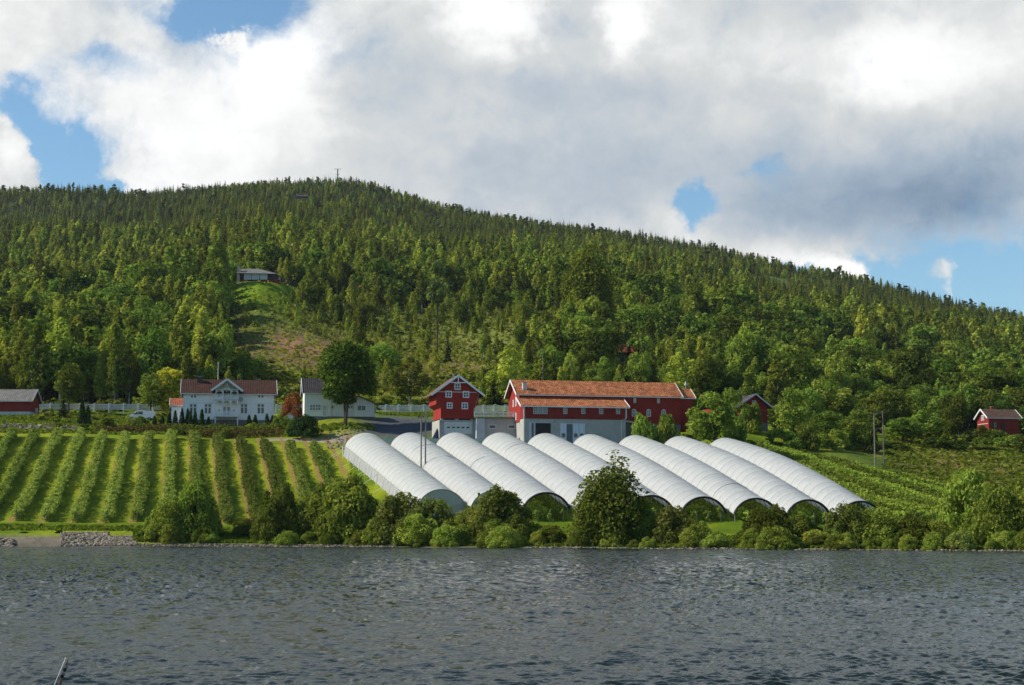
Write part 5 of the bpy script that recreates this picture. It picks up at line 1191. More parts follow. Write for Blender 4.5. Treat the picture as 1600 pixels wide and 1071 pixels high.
def cabin():
    global CABIN_XY
    f = Frame(375, 441, 620, -3); e = f.emp('hillside_cabin'); tag(e, 'dark red cabin with three wide windows and stone chimney high on the slope', 'cabin')
    CABIN_XY = f.o + np.array([5.5, 3, 0])
    L = f.x(425); ze = f.z(395, 426); dep = 6
    P_('wall', MB().box(0, L, 0, dep, -3, ze), 'dark_board', e); P_('plinth', MB().box(-.1, L + 2.0, -.4, -.002, -3, .35), 'red_board2', e)
    xr0, xr1 = .4, L * .50
    v = [(-1.0, -1.1, ze - .15), (L + .9, -1.1, ze - .55), (L + .9, dep + 1, ze - .55), (-1.0, dep + 1, ze - .15), (xr0, dep / 2, ze + 1.9), (xr1, dep / 2, ze + 1.75)]
    v2 = [(a, b, c - .2) for a, b, c in v[:4]]
    m = MB().poly(v + v2, [(0, 1, 5, 4), (1, 2, 5), (2, 3, 4, 5), (3, 0, 4), (9, 8, 7, 6), (0, 6, 7, 1), (1, 7, 8, 2), (2, 8, 9, 3), (3, 9, 6, 0)])
    r = P_('roof', m, 'roof_grey', e); P_('fascia', MB().bar((-1.0, -1.14, ze - .22), (L + .9, -1.14, ze - .62), .06, .22), 'grey_trim', r)
    for a, b in ((378.2, 388.8), (391, 401.4), (403.6, 414)): win(e, f.x(a), f.x(b), f.z(395, 436.6), f.z(395, 427.8), 0, 1, 1, gl='glass_pale', fw=.12, name='picture_window')
    P_('chimney', MB().box(-.9, -.1, -.6, .6, -2.5, ze + 2.4), 'chimney_stone', e)
cabin()
HUT_XY = None
def far_roofs():
    global HUT_XY, LODGE_XY
    f = Frame(958, 556, 530, 18); e = f.emp('red_lodge'); tag(e, 'small cabin in the trees of which only the red roof shows', 'cabin'); LODGE_XY = f.o + np.array([3.2, 2.5, 0])
    L = f.x(990); ze = f.z(974, 549)
    walls_x(e, .3, L - .3, .3, 5, -3, ze, ze + 2.3, 'red_board2'); r = gable_x(e, .3, L - .3, .3, 5, ze, ze + 2.3, .5, .5, 'roof_annex', 'red_board'); chimney(r, L * .45, 2.9, ze + 1.4, ze + 3.2, .6, 'chimney_pale')
    D = 1560; f = Frame(463, 312, D, 0); e = f.emp('summit_hut'); tag(e, 'tiny dark hut among the trees just under the summit', 'hut'); HUT_XY = f.o + np.array([4, 3, 0])
    zg = float(ground(f.o[0], f.o[1])) - f.o[2]; L = f.x(477)
    walls_x(e, 0, L, 0, 6, min(zg, 0) - 3, 3.0, 4.6, 'dark_board'); gable_x(e, 0, L, 0, 6, 3.0, 4.6, .5, .6, 'roof_dark', 'dark_board')
far_roofs()

# ------------------------------------------------------------------ polytunnels
def film_mat(name, c=(.74, .74, .70), trans=.46):
    m, t, o = new_mat(name); tc = t.add('ShaderNodeTexCoord'); v = tc.outputs['Object']
    n = t.noise(v, .8, 6, .65); n2 = t.noise(t.vmath('MULTIPLY', v, (1.0, 4.0, 1.0)), 1.6, 5, .6)
    col = t.mix(t.mrange(n, .35, .7), tuple(x * .92 for x in c), c)
    s = t.add('ShaderNodeSeparateXYZ'); t.put(s.inputs[0], v)
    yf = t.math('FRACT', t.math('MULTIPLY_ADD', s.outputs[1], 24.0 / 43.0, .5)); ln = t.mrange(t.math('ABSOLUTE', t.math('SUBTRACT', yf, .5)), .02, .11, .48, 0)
    col = t.mix(ln, col, (.42, .42, .39))  # hoop showing through the film, with rib shading painted into the colour
    dirt = t.math('MULTIPLY', t.mrange(s.outputs[2], 1.5, 2.6, .35, 0), t.mrange(n2, .4, .6))
    col = t.mix(dirt, col, (.38, .38, .34))
    b = t.add('ShaderNodeBump'); b.inputs['Strength'].default_value = .55; b.inputs['Distance'].default_value = .22; t.put(b.inputs['Height'], t.math('ADD', n2, n))
    p = t.add('ShaderNodeBsdfPrincipled'); t.put(p.inputs['Base Color'], col); p.inputs['Roughness'].default_value = .42; p.inputs['Specular IOR Level'].default_value = .35; t.l.new(b.outputs[0], p.inputs['Normal'])
    tr = t.add('ShaderNodeBsdfTranslucent'); t.put(tr.inputs[0], col); t.l.new(b.outputs[0], tr.inputs['Normal'])
    ms = t.add('ShaderNodeMixShader'); ms.inputs[0].default_value = trans; t.l.new(p.outputs[0], ms.inputs[1]); t.l.new(tr.outputs[0], ms.inputs[2]); t.l.new(ms.outputs[0], o.inputs[0]); return m
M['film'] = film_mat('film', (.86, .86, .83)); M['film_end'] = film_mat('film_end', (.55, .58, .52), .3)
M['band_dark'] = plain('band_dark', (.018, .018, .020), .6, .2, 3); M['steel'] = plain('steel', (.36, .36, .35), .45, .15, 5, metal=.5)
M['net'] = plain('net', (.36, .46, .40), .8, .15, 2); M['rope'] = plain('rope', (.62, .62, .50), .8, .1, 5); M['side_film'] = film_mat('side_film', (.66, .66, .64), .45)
TD = np.array([-sin(PH_T), cos(PH_T)]); TN = np.array([cos(PH_T), sin(PH_T)])
T_HW = 3.54; T_LEG = 1.35; T_RISE = 2.35; T_LEN = 43.0
# front crown of first and last tunnel
_f1 = pt(690, 765, 250); _f9 = pt(1345, 783, 251)
TUN = []
for i in range(9):
    q = i / 8; fr = _f1 * (1 - q) + _f9 * q
    vb = [676.5, 676, 676, 676, 677, 678.5, 680, 681.5, 684][i]
    TUN.append((fr, vb))
def tunnel(i, lab):
    fr, vb = TUN[i]; x0, y0 = fr[0], fr[1]
    yb = y0 + TD[1] * T_LEN; zb = CAM_H + float(tv(vb)) * yb; zf = fr[2]
    e = empty('polytunnel', (x0, y0, 0), PH_T); tag(e, lab, 'polytunnel', 'row of nine white polytunnels')
    nh = 24; seg = 4; NS = nh * seg; K = 22
    def crown(s): return zf + (zb - zf) * s + (.10 + .13 * i) * sin(pi * min(1, s) ** 1.1) * (s > 0)
    V = []; 
    rng = np.random.default_rng(300 + i)
    sag = rng.uniform(.07, .25, nh + 1); wr = rng.uniform(-.05, .05, (NS + 1, K + 1)) * .7
    for j in range(NS + 1):
        s = j / NS; zc = crown(s); ph = (j % seg) / seg; d = sag[min(j // seg, nh)] * (sin(pi * ph) ** .6 if ph else 0) * (.25 if j < 3 else 1)
        for k in range(K + 1):
            a = pi * k / K; hw = T_HW - d * .5; rs_ = T_RISE - d; r_in = -d * .9
            V.append((-hw * cos(a), T_LEN * s, zc - T_RISE + rs_ * sin(a) ** 1.3 + (wr[j, k] if 0 < k < K and ph else 0)))
    V = np.array(V); idx = np.arange(NS)[:, None] * (K + 1) + np.arange(K)[None, :]
    Q = np.stack([idx, idx + K + 1, idx + K + 2, idx + 1], -1).reshape(-1, 4)
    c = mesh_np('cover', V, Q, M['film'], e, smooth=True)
    if i in (1, 3, 6): 
        for jj in rng.choice(np.arange(4, nh - 2), 1):  # overlap seam between two sheets
            s = jj / nh; mb = MB(); pts = [(-(T_HW + .01) * cos(pi * k / 16), T_LEN * s, crown(s) - T_RISE + (T_RISE + .02) * sin(pi * k / 16) ** 1.3) for k in range(17)]
            mb.tube(pts, .03, 5); P_('seam', mb, 'steel', c)
    # hoops with their legs
    for j in range(0, nh + 1):
        s = j / nh; zc = crown(s); mb = MB()
        pts = [(-(T_HW - .05) * cos(pi * k / 12), T_LEN * s + .02, zc - T_RISE + (T_RISE - .05) * sin(pi * k / 12) ** 1.3) for k in range(13)]
        pts = [(pts[0][0], pts[0][1], zc - T_RISE - T_LEG - .6)] + pts
        if i == 8: pts.append((pts[-1][0], pts[-1][1], zc - T_RISE - T_LEG - 1.0))
        mb.tube(pts, .04, 4); P_('hoop', mb, 'steel', e)
    # dark end band on the open fronts
    z0 = crown(0)
    if i >= 2:
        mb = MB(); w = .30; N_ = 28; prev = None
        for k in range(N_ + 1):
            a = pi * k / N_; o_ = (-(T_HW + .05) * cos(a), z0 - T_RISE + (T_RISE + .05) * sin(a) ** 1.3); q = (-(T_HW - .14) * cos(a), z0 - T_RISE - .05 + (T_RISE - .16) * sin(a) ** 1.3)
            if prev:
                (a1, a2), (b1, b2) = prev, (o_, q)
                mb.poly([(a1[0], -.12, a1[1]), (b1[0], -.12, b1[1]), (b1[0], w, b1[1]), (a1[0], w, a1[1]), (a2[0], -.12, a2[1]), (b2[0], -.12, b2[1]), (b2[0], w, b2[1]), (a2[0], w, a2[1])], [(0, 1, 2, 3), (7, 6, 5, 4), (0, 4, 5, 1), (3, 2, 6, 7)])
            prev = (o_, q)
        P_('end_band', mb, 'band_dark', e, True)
    else:
        N_ = 24; mb = MB(); zb_ = z0 - T_RISE - T_LEG - .3
        mb.prism([(-T_HW + .04, zb_)] + [(-(T_HW - .04) * cos(pi * k / N_), z0 - T_RISE + (T_RISE - .06) * sin(pi * k / N_) ** 1.3) for k in range(N_ + 1)] + [(T_HW - .04, zb_)], .02, .06, 'y')
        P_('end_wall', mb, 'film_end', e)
        mb = MB(); mb.tube([(-(T_HW + .02) * cos(pi * k / 20), -.02, z0 - T_RISE + (T_RISE + .02) * sin(pi * k / 20) ** 1.3) for k in range(21)], .06, 5); P_('end_hoop', mb, 'steel', e)
    # gutter edge rails
    mb = MB(); mb.tube([(-T_HW - .03, T_LEN * s, crown(s) - T_RISE) for s in np.linspace(0, 1, 25)], .05, 5)
    mb.tube([(T_HW + .03, T_LEN * s, crown(s) - T_RISE) for s in np.linspace(0, 1, 25)], .05, 5); P_('edge_rail', mb, 'steel', e)
    if i == 0:   # netted side wall and guy ropes of the outermost tunnel
        mb = MB(); N_ = 48
        for k in range(N_):
            s0, s1 = k / N_, (k + 1) / N_; za, zc_ = crown(s0) - T_RISE, crown(s1) - T_RISE
            bul = .0 if k % 2 else .10
            mb.poly([(-T_HW - .05, T_LEN * s0, za), (-T_HW - .05, T_LEN * s1, zc_), (-T_HW - .35 - bul, T_LEN * s1, zc_ - T_LEG - .2), (-T_HW - .45 + bul, T_LEN * s0, za - T_LEG - .2)], [(0, 1, 2, 3)])
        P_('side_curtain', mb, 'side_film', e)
        for s in (.995, .97, .80, .72, .62, .5, .36):
            P_('guy_rope', MB().tube([(-T_HW, T_LEN * s, crown(s) - T_RISE), (-T_HW - 2.4, T_LEN * s, crown(s) - T_RISE - T_LEG - .35)], .035, 4), 'rope', e)
        for j in range(0, 25, 2):
            s = j / 24; P_('ground_stake', MB().tube([(-T_HW - .42, T_LEN * s, crown(s) - T_RISE + .0), (-T_HW - .42, T_LEN * s, crown(s) - T_RISE - T_LEG - .5)], .05, 4), 'white_trim', e)
    return e, crown
TL = ['first white polytunnel beside the open crop field, with netted side and closed end', 'second white polytunnel from the crop field, closed at its lower end', 'third polytunnel from the crop field, first with an open lower arch', 'fourth polytunnel from the crop field, its open end behind the feathery willow',
      'fifth polytunnel from either side, crossing behind the tall shore tree', 'sixth polytunnel from the crop field, open arch just right of the tall shore tree', 'seventh polytunnel from the crop field, third counted from the hop-green slope', 'eighth polytunnel, the one next to the last', 'last polytunnel, beside the dense green crop slope']
CROWN = []
for i in range(9): CROWN.append(tunnel(i, TL[i])[1])

# windbreak net along the upper ends of the tunnels
def net_fence():
    a = at(548, 293); b = at(812, 293); e = empty('windbreak_net', tuple(a)); tag(e, 'pale green windbreak net along the upper ends of the polytunnels', 'fence')
    n = 22; prev = None; mb = MB()
    for i in range(n + 1):
        q = i / n; x = a[0] + (b[0] - a[0]) * q; y = 293.0; g = float(ground(x, y)); zt = CAM_H + float(tv(685.5)) * y
        P_('post', MB().box(x - .06 - a[0], x + .06 - a[0], .02, .14, g - .5 - a[2], zt + .12 - a[2]), 'pole_wood', e)
        if prev: mb.poly([(prev[0] - a[0], 0, prev[1] - a[2]), (x - a[0], 0, g - a[2]), (x - a[0], 0, zt - a[2]), (prev[0] - a[0], 0, prev[2] - a[2]), (prev[0] - a[0], .02, prev[1] - a[2]), (x - a[0], .02, g - a[2]), (x - a[0], .02, zt - a[2]), (prev[0] - a[0], .02, prev[2] - a[2])], [(0, 1, 2, 3), (7, 6, 5, 4), (3, 2, 6, 7)])
        prev = (x, g, zt)
    P_('net_panel', mb, 'net', e)
net_fence()

# ------------------------------------------------------------------ crop rows
def crop_row(line, label, group, seed, H=1.9, w=.55, dens=34, two=True, leaf='crop_leaf', size=.27, posts=False, name='crop_row', wob=.28):
    """line: (n,2) world points; a hedge of leaf clumps along it, as one or two ribbons"""
    rng = np.random.default_rng(seed); line = np.asarray(line, float); seg = np.linalg.norm(np.diff(line, axis=0), axis=1); cum = np.concatenate([[0], np.cumsum(seg)]); Lt = cum[-1]
    d = (line[-1] - line[0]) / Lt; nrm = np.array([d[1], -d[0]])
    n = int(Lt * dens); s = rng.uniform(0, Lt, n)
    bx = np.interp(s, cum, line[:, 0]); by = np.interp(s, cum, line[:, 1])
    side = np.where(rng.random(n) < .5, -1, 1) if two else np.zeros(n)
    off = side * (.36 + .16 * np.sin(s * .21 + seed)) + wob * (vnoise(s, s * 0 + seed * 3.1, 3.2, 1) - .5) * 1.2 + (rng.normal(0, .16, n))
    top = H * (.82 + .28 * vnoise(s, side * 5 + seed, 1.3, 2) + .12 * vnoise(s, side + seed, 6, 3)) * (1 - .18 * (vnoise(s, side * 9. + seed, .55, 4) > .66))
    h = rng.random(n) ** .62
    ww = w * (.55 + .5 * np.sin(np.minimum(1, h * 1.05) * pi * .85))
    off = off + rng.normal(0, 1, n) * ww * .42
    x = bx + nrm[0] * off; y = by + nrm[1] * off; z = ground(x, y) + h * top
    C = np.stack([x, y, z], 1); N = unit(np.stack([nrm[0] * np.sign(off) * .6, nrm[1] * np.sign(off) * .6, np.full(n, .55)], 1) + rng.normal(size=(n, 3)) * .6)
    o3 = np.array([line[0][0], line[0][1], float(ground(*line[0]))])
    Vv, Q, t = leaves(C - o3, N, size * rng.uniform(.7, 1.4, n), rng, 1.2, np.clip(rng.normal(.5, .2, n) + (h - .6) * .3, 0, 1))
    e = empty(name, tuple(o3)); tag(e, label, 'crop row', group)
    mesh_np('foliage', Vv, Q, M[leaf], e, tint=t)
    q = 0.0; k = 0
    while q <= Lt:
        xx = np.interp(q, cum, line[:, 0]); yy = np.interp(q, cum, line[:, 1]); g = float(ground(xx, yy))
        MB().box(xx - .05 - o3[0], xx + .05 - o3[0], yy - .05 - o3[1], yy + .05 - o3[1], g - .4 - o3[2], g + H * .95 - o3[2]).build('stake', M['pole_wood'], e); q += 12.0
    return e
def left_field():
    dd = np.array([-sin(PH_L), cos(PH_L)]); nn = np.array([cos(PH_L), sin(PH_L)])
    for i in range(-10, 8):
        c = ROW_C0 + i * ROW_P
        def P(t): return nn * c + dd * t
        t = np.arange(150, 345, 1.0); pts = np.array([P(q) for q in t]); z = ground(pts[:, 0], pts[:, 1]); u, v = px(pts[:, 0], pts[:, 1], z)
        far = 322 if i < 3 else 322 - (i - 2) * 3.2
        ok = (pts[:, 1] > 241.5 + max(0, i - 5) * 1.5) & (pts[:, 1] < far) & (u > -120) & (u < 560)
        if ok.sum() < 6: continue
        j = i + 11
        words = ['cut off by the left edge at the top corner', 'second from the left edge at the top', 'third from the left edge at the top', 'fourth from the left edge at the top', 'fifth from the left edge', 'sixth from the left edge', 'seventh from the left edge', 'eighth from the left edge']
        mid = {-1: 'aiming at the parked van', 0: 'aiming at the thuja hedge', 1: 'running straight at the farmhouse annex', 2: 'ending above the two light shore bushes', 3: 'aiming at the veranda of the farmhouse', 4: 'aiming at the right half of the farmhouse', 5: 'aiming past the farmhouse corner', 6: 'next to the last before the polytunnels', 7: 'closest to the polytunnels'}
        lab = 'leafy crop row ' + (mid[i] if i in mid else words[min(7, i + 10)] if i != -2 else 'just left of the one aiming at the van')
        crop_row(pts[ok], lab, 'crop rows of the open field', 400 + j, H=1.62, w=.38, dens=170, size=.25)
left_field()
def tunnel_rows():
    for i in range(9):
        fr, vb = TUN[i]
        for s in (-1, 0, 1):
            t = np.arange(-1.5 if i > 1 else 1, 24 if i > 1 else 6, 1.0); b = fr[:2] + TN * s * 1.95
            line = b[None, :] + TD[None, :] * t[:, None]
            nm = ['', '', 'third', 'fourth', 'fifth', 'sixth', 'seventh', 'eighth', 'last'][i]
            if i < 2: continue
            crop_row(line, 'green crop row under the %s polytunnel, %s' % (nm, ['near its left wall', 'down the middle', 'near its right wall'][s + 1]), 'crop rows under the polytunnels', 500 + i * 3 + s, H=1.9, w=.6, dens=48, two=False, leaf='crop_leaf_far', size=.30)
tunnel_rows()
def right_field():
    fr, vb = TUN[8]; base = fr[:2] + TN * (T_HW + 1.6)
    for i in range(17):
        b = base + TN * 2.15 * i; t = np.arange(-4, 80, 1.0); line = b[None, :] + TD[None, :] * t[:, None]
        z = ground(line[:, 0], line[:, 1]); u, v = px(line[:, 0], line[:, 1], z)
        far = 318 - max(0, i - 6) * 3.6
        ok = (line[:, 1] < far) & (line[:, 1] > 248 + i * .8)
        if ok.sum() < 5: continue
        lab = ('crop row right beside the last polytunnel' if i == 0 else 'green crop row on the slope, %s row over from the last polytunnel' % ['', 'second', 'third', 'fourth', 'fifth', 'sixth', 'seventh', 'eighth', 'ninth', 'tenth', 'eleventh', 'twelfth', 'thirteenth', 'fourteenth', 'fifteenth', 'sixteenth', 'seventeenth'][i])
        crop_row(line[ok], lab, 'crop rows right of the polytunnels' if i else None, 560 + i, H=1.35, w=.95, dens=80, two=False, leaf='crop_leaf_far', size=.32)
right_field()

# ------------------------------------------------------------------ utility poles, masts, flagpole
def pole_pair(u1, u2, vt1, vt2, vb, D, lab, second=None):
    D2 = D; p1 = pt(u1, vb, D); p2 = pt(u2, vb, D); g1 = float(ground(p1[0], D)); g2 = float(ground(p2[0], D)); z1 = CAM_H + float(tv(vt1)) * D; z2 = CAM_H + float(tv(vt2)) * D
    e = empty('utility_pole_pair', (p1[0], D, g1)); tag(e, lab, 'utility pole'); dx = p2[0] - p1[0]
    P_('pole', MB().tube([(0, 0, -.5), (0, 0, z1 - g1)], [.14, .10], 8), 'pole_wood', e); P_('pole', MB().tube([(dx, 0, g2 - g1 - .5), (dx, 0, z2 - g1)], [.14, .10], 8), 'pole_wood', e)
    za, zb = z1 - g1 - .25, z2 - g1 - .25
    c = P_('crossarm', MB().bar((-.55, -.15, za), (dx + .5, -.15, zb), .12, .14), 'pole_wood', e)
    for q in (-.4, dx / 2, dx + .35): P_('insulator', MB().tube([(q, -.15, za + .05), (q, -.15, za + .38)], [.05, .09], 6), 'band_dark', c)
    return e
e_ = pole_pair(657.8, 664.6, 652, 643, 742, 272, 'pair of thin grey utility poles rising between the first two polytunnels')
e_ = pole_pair(1367.6, 1381.2, 645, 642.5, 737, 311, 'pair of tall utility poles with crossarm on the brown grassy slope')
def single(name, lab, u, D, vt, r, mat, cat, extra=None):
    p = at(u, D); z = CAM_H + float(tv(vt)) * D - p[2]; e = empty(name, tuple(p)); tag(e, lab, cat)
    P_('pole', MB().tube([(0, 0, -.5), (0, 0, z)], [r, r * .6], 8), mat, e); return e, z
e_, z_ = single('flagpole', 'white flagpole behind the roof of the farmhouse', 339.4, 356, 568, .09, 'white_trim', 'flagpole'); P_('finial', MB().tube([(0, 0, z_), (0, 0, z_ + .25)], [.12, .1]), 'grey_trim', e_)
e_, z_ = single('power_pole', 'thin dark pole behind the long barn roof', 848, 392, 546, .11, 'pole_wood', 'utility pole'); P_('crossarm', MB().box(-.6, .6, -.08, .04, z_ - .5, z_ - .4), 'pole_wood', e_)
e_, z_ = single('bare_snag', 'tall bare pale dead trunk above the olive thicket', 1352, 600, 500, .08, 'birch_bark', 'tree trunk'); P_('branch', MB().tube([(0, 0, z_ * .7), (.9, 0, z_ * .8)], [.07, .03]), 'birch_bark', e_)
def mast():
    D = 1790; p = at(527, D); zt = CAM_H + float(tv(264)) * D - p[2]; e = empty('radio_mast', tuple(p)); tag(e, 'thin lattice radio mast on the summit skyline', 'mast')
    m = MB()
    for a in (0, 2.09, 4.19): m.tube([(1.0 * cos(a), 1.0 * sin(a), -1), (.45 * cos(a), .45 * sin(a), zt)], .34, 4)
    for k in range(14):
        z0 = zt * k / 14; z1 = zt * (k + 1) / 14
        for a in (0, 2.09, 4.19):
            r0 = 1.0 - .55 * k / 14; m.tube([(r0 * cos(a), r0 * sin(a), z0), ((r0 - .04) * cos(a + 2.09), (r0 - .04) * sin(a + 2.09), z1)], .08, 4)
    P_('lattice', m, 'metal_grey', e)
    P_('antenna', MB().box(-3, 3, -.12, .12, zt - .4, zt - .1).box(-3, -2.7, -.1, .1, zt - 2.2, zt + .6).box(2.7, 3, -.1, .1, zt - 2.2, zt + .6).box(-2.4, 2.4, -.12, .12, zt - 6.2, zt - 5.9), 'metal_grey', e)
mast()

# ------------------------------------------------------------------ road fence of pale boards
def road_fence(u0, u1, D, lab, v0=632.5, v1=640, n=9, v0b=None):
    a = pt(u0, v0, D); b = pt(u1, v0b or v0, D); e = empty('road_fence', tuple(a)); tag(e, lab, 'fence')
    hgt = (v1 - v0) / F * D; mb = MB(); dx = b[0] - a[0]; dz = b[2] - a[2]
    for k, (q0, q1) in enumerate(((0, .20), (.26, .46), (.52, .72), (.78, .98))):
        mb.poly([(0, -.03, -hgt * q1), (dx, -.03, dz - hgt * q1), (dx, -.03, dz - hgt * q0), (0, -.03, -hgt * q0), (0, .02, -hgt * q1), (dx, .02, dz - hgt * q1), (dx, .02, dz - hgt * q0), (0, .02, -hgt * q0)], [(0, 1, 2, 3), (7, 6, 5, 4), (3, 2, 6, 7), (1, 0, 4, 5), (0, 3, 7, 4), (1, 5, 6, 2)])
    P_('board_panel', mb, 'grey_trim', e)
    for i in range(n + 1):
        q = i / n; P_('post', MB().box(dx * q - .09, dx * q + .09, -.18, -.04, dz * q - hgt - .8, dz * q + .22).box(dx * q - .12, dx * q + .5, -.2, -.185, dz * q + .05, dz * q + .16), 'white_trim', e)
road_fence(56, 262, 369.5, 'pale board fence along the road between the grey roofed shed and the farmhouse', 631, 640, 9, 632)
road_fence(431, 472, 369.5, 'short stretch of pale road fence behind the red-leaved bush', 633, 640, 2)
road_fence(583, 682, 369.5, 'pale road fence between the small white house and the storehouse', 633.5, 642, 5)
road_fence(738, 806, 369.5, 'pale road fence between the storehouse and the long barn', 634, 643, 4)

# ------------------------------------------------------------------ van parked by the garden
def van():
    p = at(199, 351); p[2] = CAM_H + float(tv(657)) * 351; e = empty('parked_van', (p[0], 351, p[2]), radians(6)); tag(e, 'white delivery van parked in the garden left of the farmhouse', 'van')
    paint = plain('van_paint', (.66, .68, .68), .3, .04, 1, spec=.6)
    L = 5.4; Wd = 1.9
    pr = [(0.05, .42), (L, .42), (L, 1.75), (L - .12, 1.95), (2.15, 1.98), (1.75, 1.90), (1.10, 1.22), (.18, 1.02), (.02, .8)]
    b = MB().prism(pr, 0, Wd, 'y').build('body', paint, e); bv = b.modifiers.new('edge', 'BEVEL'); bv.width = .07; bv.segments = 2; bv.limit_method = 'ANGLE'
    wn_ = P_('side_window', MB().prism([(1.22, 1.22), (1.80, 1.80), (2.05, 1.83), (2.05, 1.22)], -.015, -.002, 'y').prism([(2.13, 1.22), (2.13, 1.83), (3.05, 1.83), (3.05, 1.22)], -.015, -.002, 'y'), 'glass', e)
    P_('windscreen', MB().poly([(1.08, .15, 1.24), (1.08, Wd - .15, 1.24), (1.70, Wd - .18, 1.87), (1.70, .18, 1.87)], [(0, 3, 2, 1)]), 'glass', e)
    for x in (.95, 4.35):
        for y in (.0, Wd - .22):
            w = P_('wheel', MB().prism([(x + .34 * cos(k * pi / 8), .34 + .34 * sin(k * pi / 8)) for k in range(16)], y - .02, y + .22, 'y'), 'band_dark', e)
            P_('rim', MB().prism([(x + .19 * cos(k * pi / 6), .34 + .19 * sin(k * pi / 6)) for k in range(12)], y - .035, y - .021, 'y'), 'metal_grey', w)
    for y in (.12, Wd - .42): P_('headlight', MB().box(-.03, .06, y, y + .3, .72, .92), 'glass_pale', e)
    P_('bumper', MB().box(-.08, .10, .05, Wd - .05, .40, .62).box(L - .04, L + .06, .05, Wd - .05, .42, .60), 'door_dark', e); P_('mirror', MB().box(1.25, 1.40, -.22, -.02, 1.22, 1.45), 'band_dark', e)
van()

# ------------------------------------------------------------------ stones, rock cut, tarpaulin, small things
def stones(name, spots, label, mat, seed):
    rng = np.random.default_rng(seed); VV = []; QQ = []; b = 0
    base = []
    for k in range(6):
        a = k * pi / 3
    ico = np.array([(0, 0, 1), (.894, 0, .447), (.276, .851, .447), (-.724, .526, .447), (-.724, -.526, .447), (.276, -.851, .447), (.724, .526, -.447), (-.276, .851, -.447), (-.894, 0, -.447), (-.276, -.851, -.447), (.724, -.526, -.447), (0, 0, -1)])
    F3 = np.array([(0, 1, 2), (0, 2, 3), (0, 3, 4), (0, 4, 5), (0, 5, 1), (1, 6, 2), (2, 7, 3), (3, 8, 4), (4, 9, 5), (5, 10, 1), (6, 7, 2), (7, 8, 3), (8, 9, 4), (9, 10, 5), (10, 6, 1), (11, 7, 6), (11, 8, 7), (11, 9, 8), (11, 10, 9), (11, 6, 10)])
    tt = []
    for (x, y, z, s) in spots:
        v = ico * rng.uniform(.7, 1.25, (12, 1)) * np.array([rng.uniform(.8, 1.5), rng.uniform(.8, 1.3), rng.uniform(.5, .9)]) * s
        a = rng.random() * 6.28; R = np.array([[cos(a), -sin(a), 0], [sin(a), cos(a), 0], [0, 0, 1]]); VV.append(v @ R.T + np.array([x, y, z])); QQ.append(F3 + b); b += 12; tt.append(np.full(20, rng.random()))
    o = mesh_np(name, np.concatenate(VV), np.concatenate(QQ), mat, tint=np.concatenate(tt)); tag(o, label, None, None, 'stuff'); return o
def stone_mat(name, a_, b_):
    m, t, o = new_mat(name); at_ = t.add('ShaderNodeAttribute', attribute_name='tint'); tc = t.add('ShaderNodeTexCoord'); n = t.noise(tc.outputs['Object'], 3, 5, .7)
    col = t.mix(1.0, t.ramp(at_.outputs['Fac'], [(0.1, a_), (.9, b_)]), t.ramp(n, [(.3, (.65, .65, .65)), (.7, (1.2, 1.2, 1.2))]), 'MULTIPLY'); p = principled(t, col, .9, .15, 0, n, .5); t.l.new(p.outputs[0], o.inputs[0]); return m
SG = stone_mat('stone_grey', (.07, .062, .05), (.36, .30, .22)); SD = stone_mat('stone_dark', (.05, .045, .04), (.30, .25, .18))
rng_ = np.random.default_rng(55); sp = []
for k in range(2400):   # riprap bank
    u = 95 + 118 * rng_.random() ** .8; D = 221.6 + rng_.random() * (4.5 + 3 * (u < 170)); p = at(u, D); sp.append((p[0], p[1], p[2] + .03, rng_.uniform(.07, .24)))
for k in range(200):
    u = rng_.uniform(-60, 22); D = 221.4 + rng_.random() * 3; p = at(u, D); sp.append((p[0], p[1], p[2] + .05, rng_.uniform(.15, .5)))
stones('riprap_stones', sp, 'pale riprap stones heaped on the bank at the left shore', SG, 1)
sp = []
us = np.concatenate([rng_.uniform(205, 620, 900), rng_.uniform(820, 1130, 420), rng_.uniform(1130, 1640, 400)])
for u in us:
    sh = np.interp(u, CK, [COLS[k][0][0] for k in CK]); D = sh + rng_.uniform(-.4, 1.6); p = at(u, D); sp.append((p[0], p[1], p[2] + .03, rng_.uniform(.05, .20)))
stones('shoreline_stones', sp, 'line of small stones at the water edge', SD, 2)
sp = []
for k in range(420):    # stone bank above the field
    u = rng_.uniform(-20, 125); D = rng_.uniform(329.5, 335); p = at(u, D); sp.append((p[0], p[1], p[2] + .1, rng_.uniform(.15, .45)))
stones('stone_bank', sp, 'bank of grey fieldstones below the grey roofed shed', SD, 3)
sp = []
for k in range(260):
    u = rng_.uniform(512, 600); D = rng_.uniform(308, 326); p = at(u, D)
    if rng_.random() < .3 or u < 570: sp.append((p[0], p[1], p[2] + .05, rng_.uniform(.08, .38) ** 1.2))
stones('blasted_rock', sp, 'grey and tan blasted rock heap above the first polytunnel', SG, 4)
def tarp():
    p = at(681, 311); e = empty('tarpaulin', tuple(p)); tag(e, 'dark blue tarpaulin draped to a point beside the garage door', 'tarpaulin')
    m = plain('tarp_blue', (.012, .018, .05), .5, .3, 3)
    MB().poly([(-1.0, -.6, -.3), (.0, -.8, -.3), (1.0, -.5, -.3), (1.1, .7, -.3), (-.9, .8, -.3), (.25, .1, 2.5), (-.45, -.35, 1.0), (.62, -.25, 1.2), (.05, -.5, .8)], [(0, 1, 8, 6), (1, 2, 7, 8), (6, 8, 5), (8, 7, 5), (2, 3, 5, 7), (3, 4, 5), (4, 0, 6, 5)]).build('sheet', m, e)
    P_('weight_stone', MB().tube([(-.9, -.8, -.1), (-.5, -.85, -.05)], [.18, .14], 7), 'stone_base', e)
tarp()
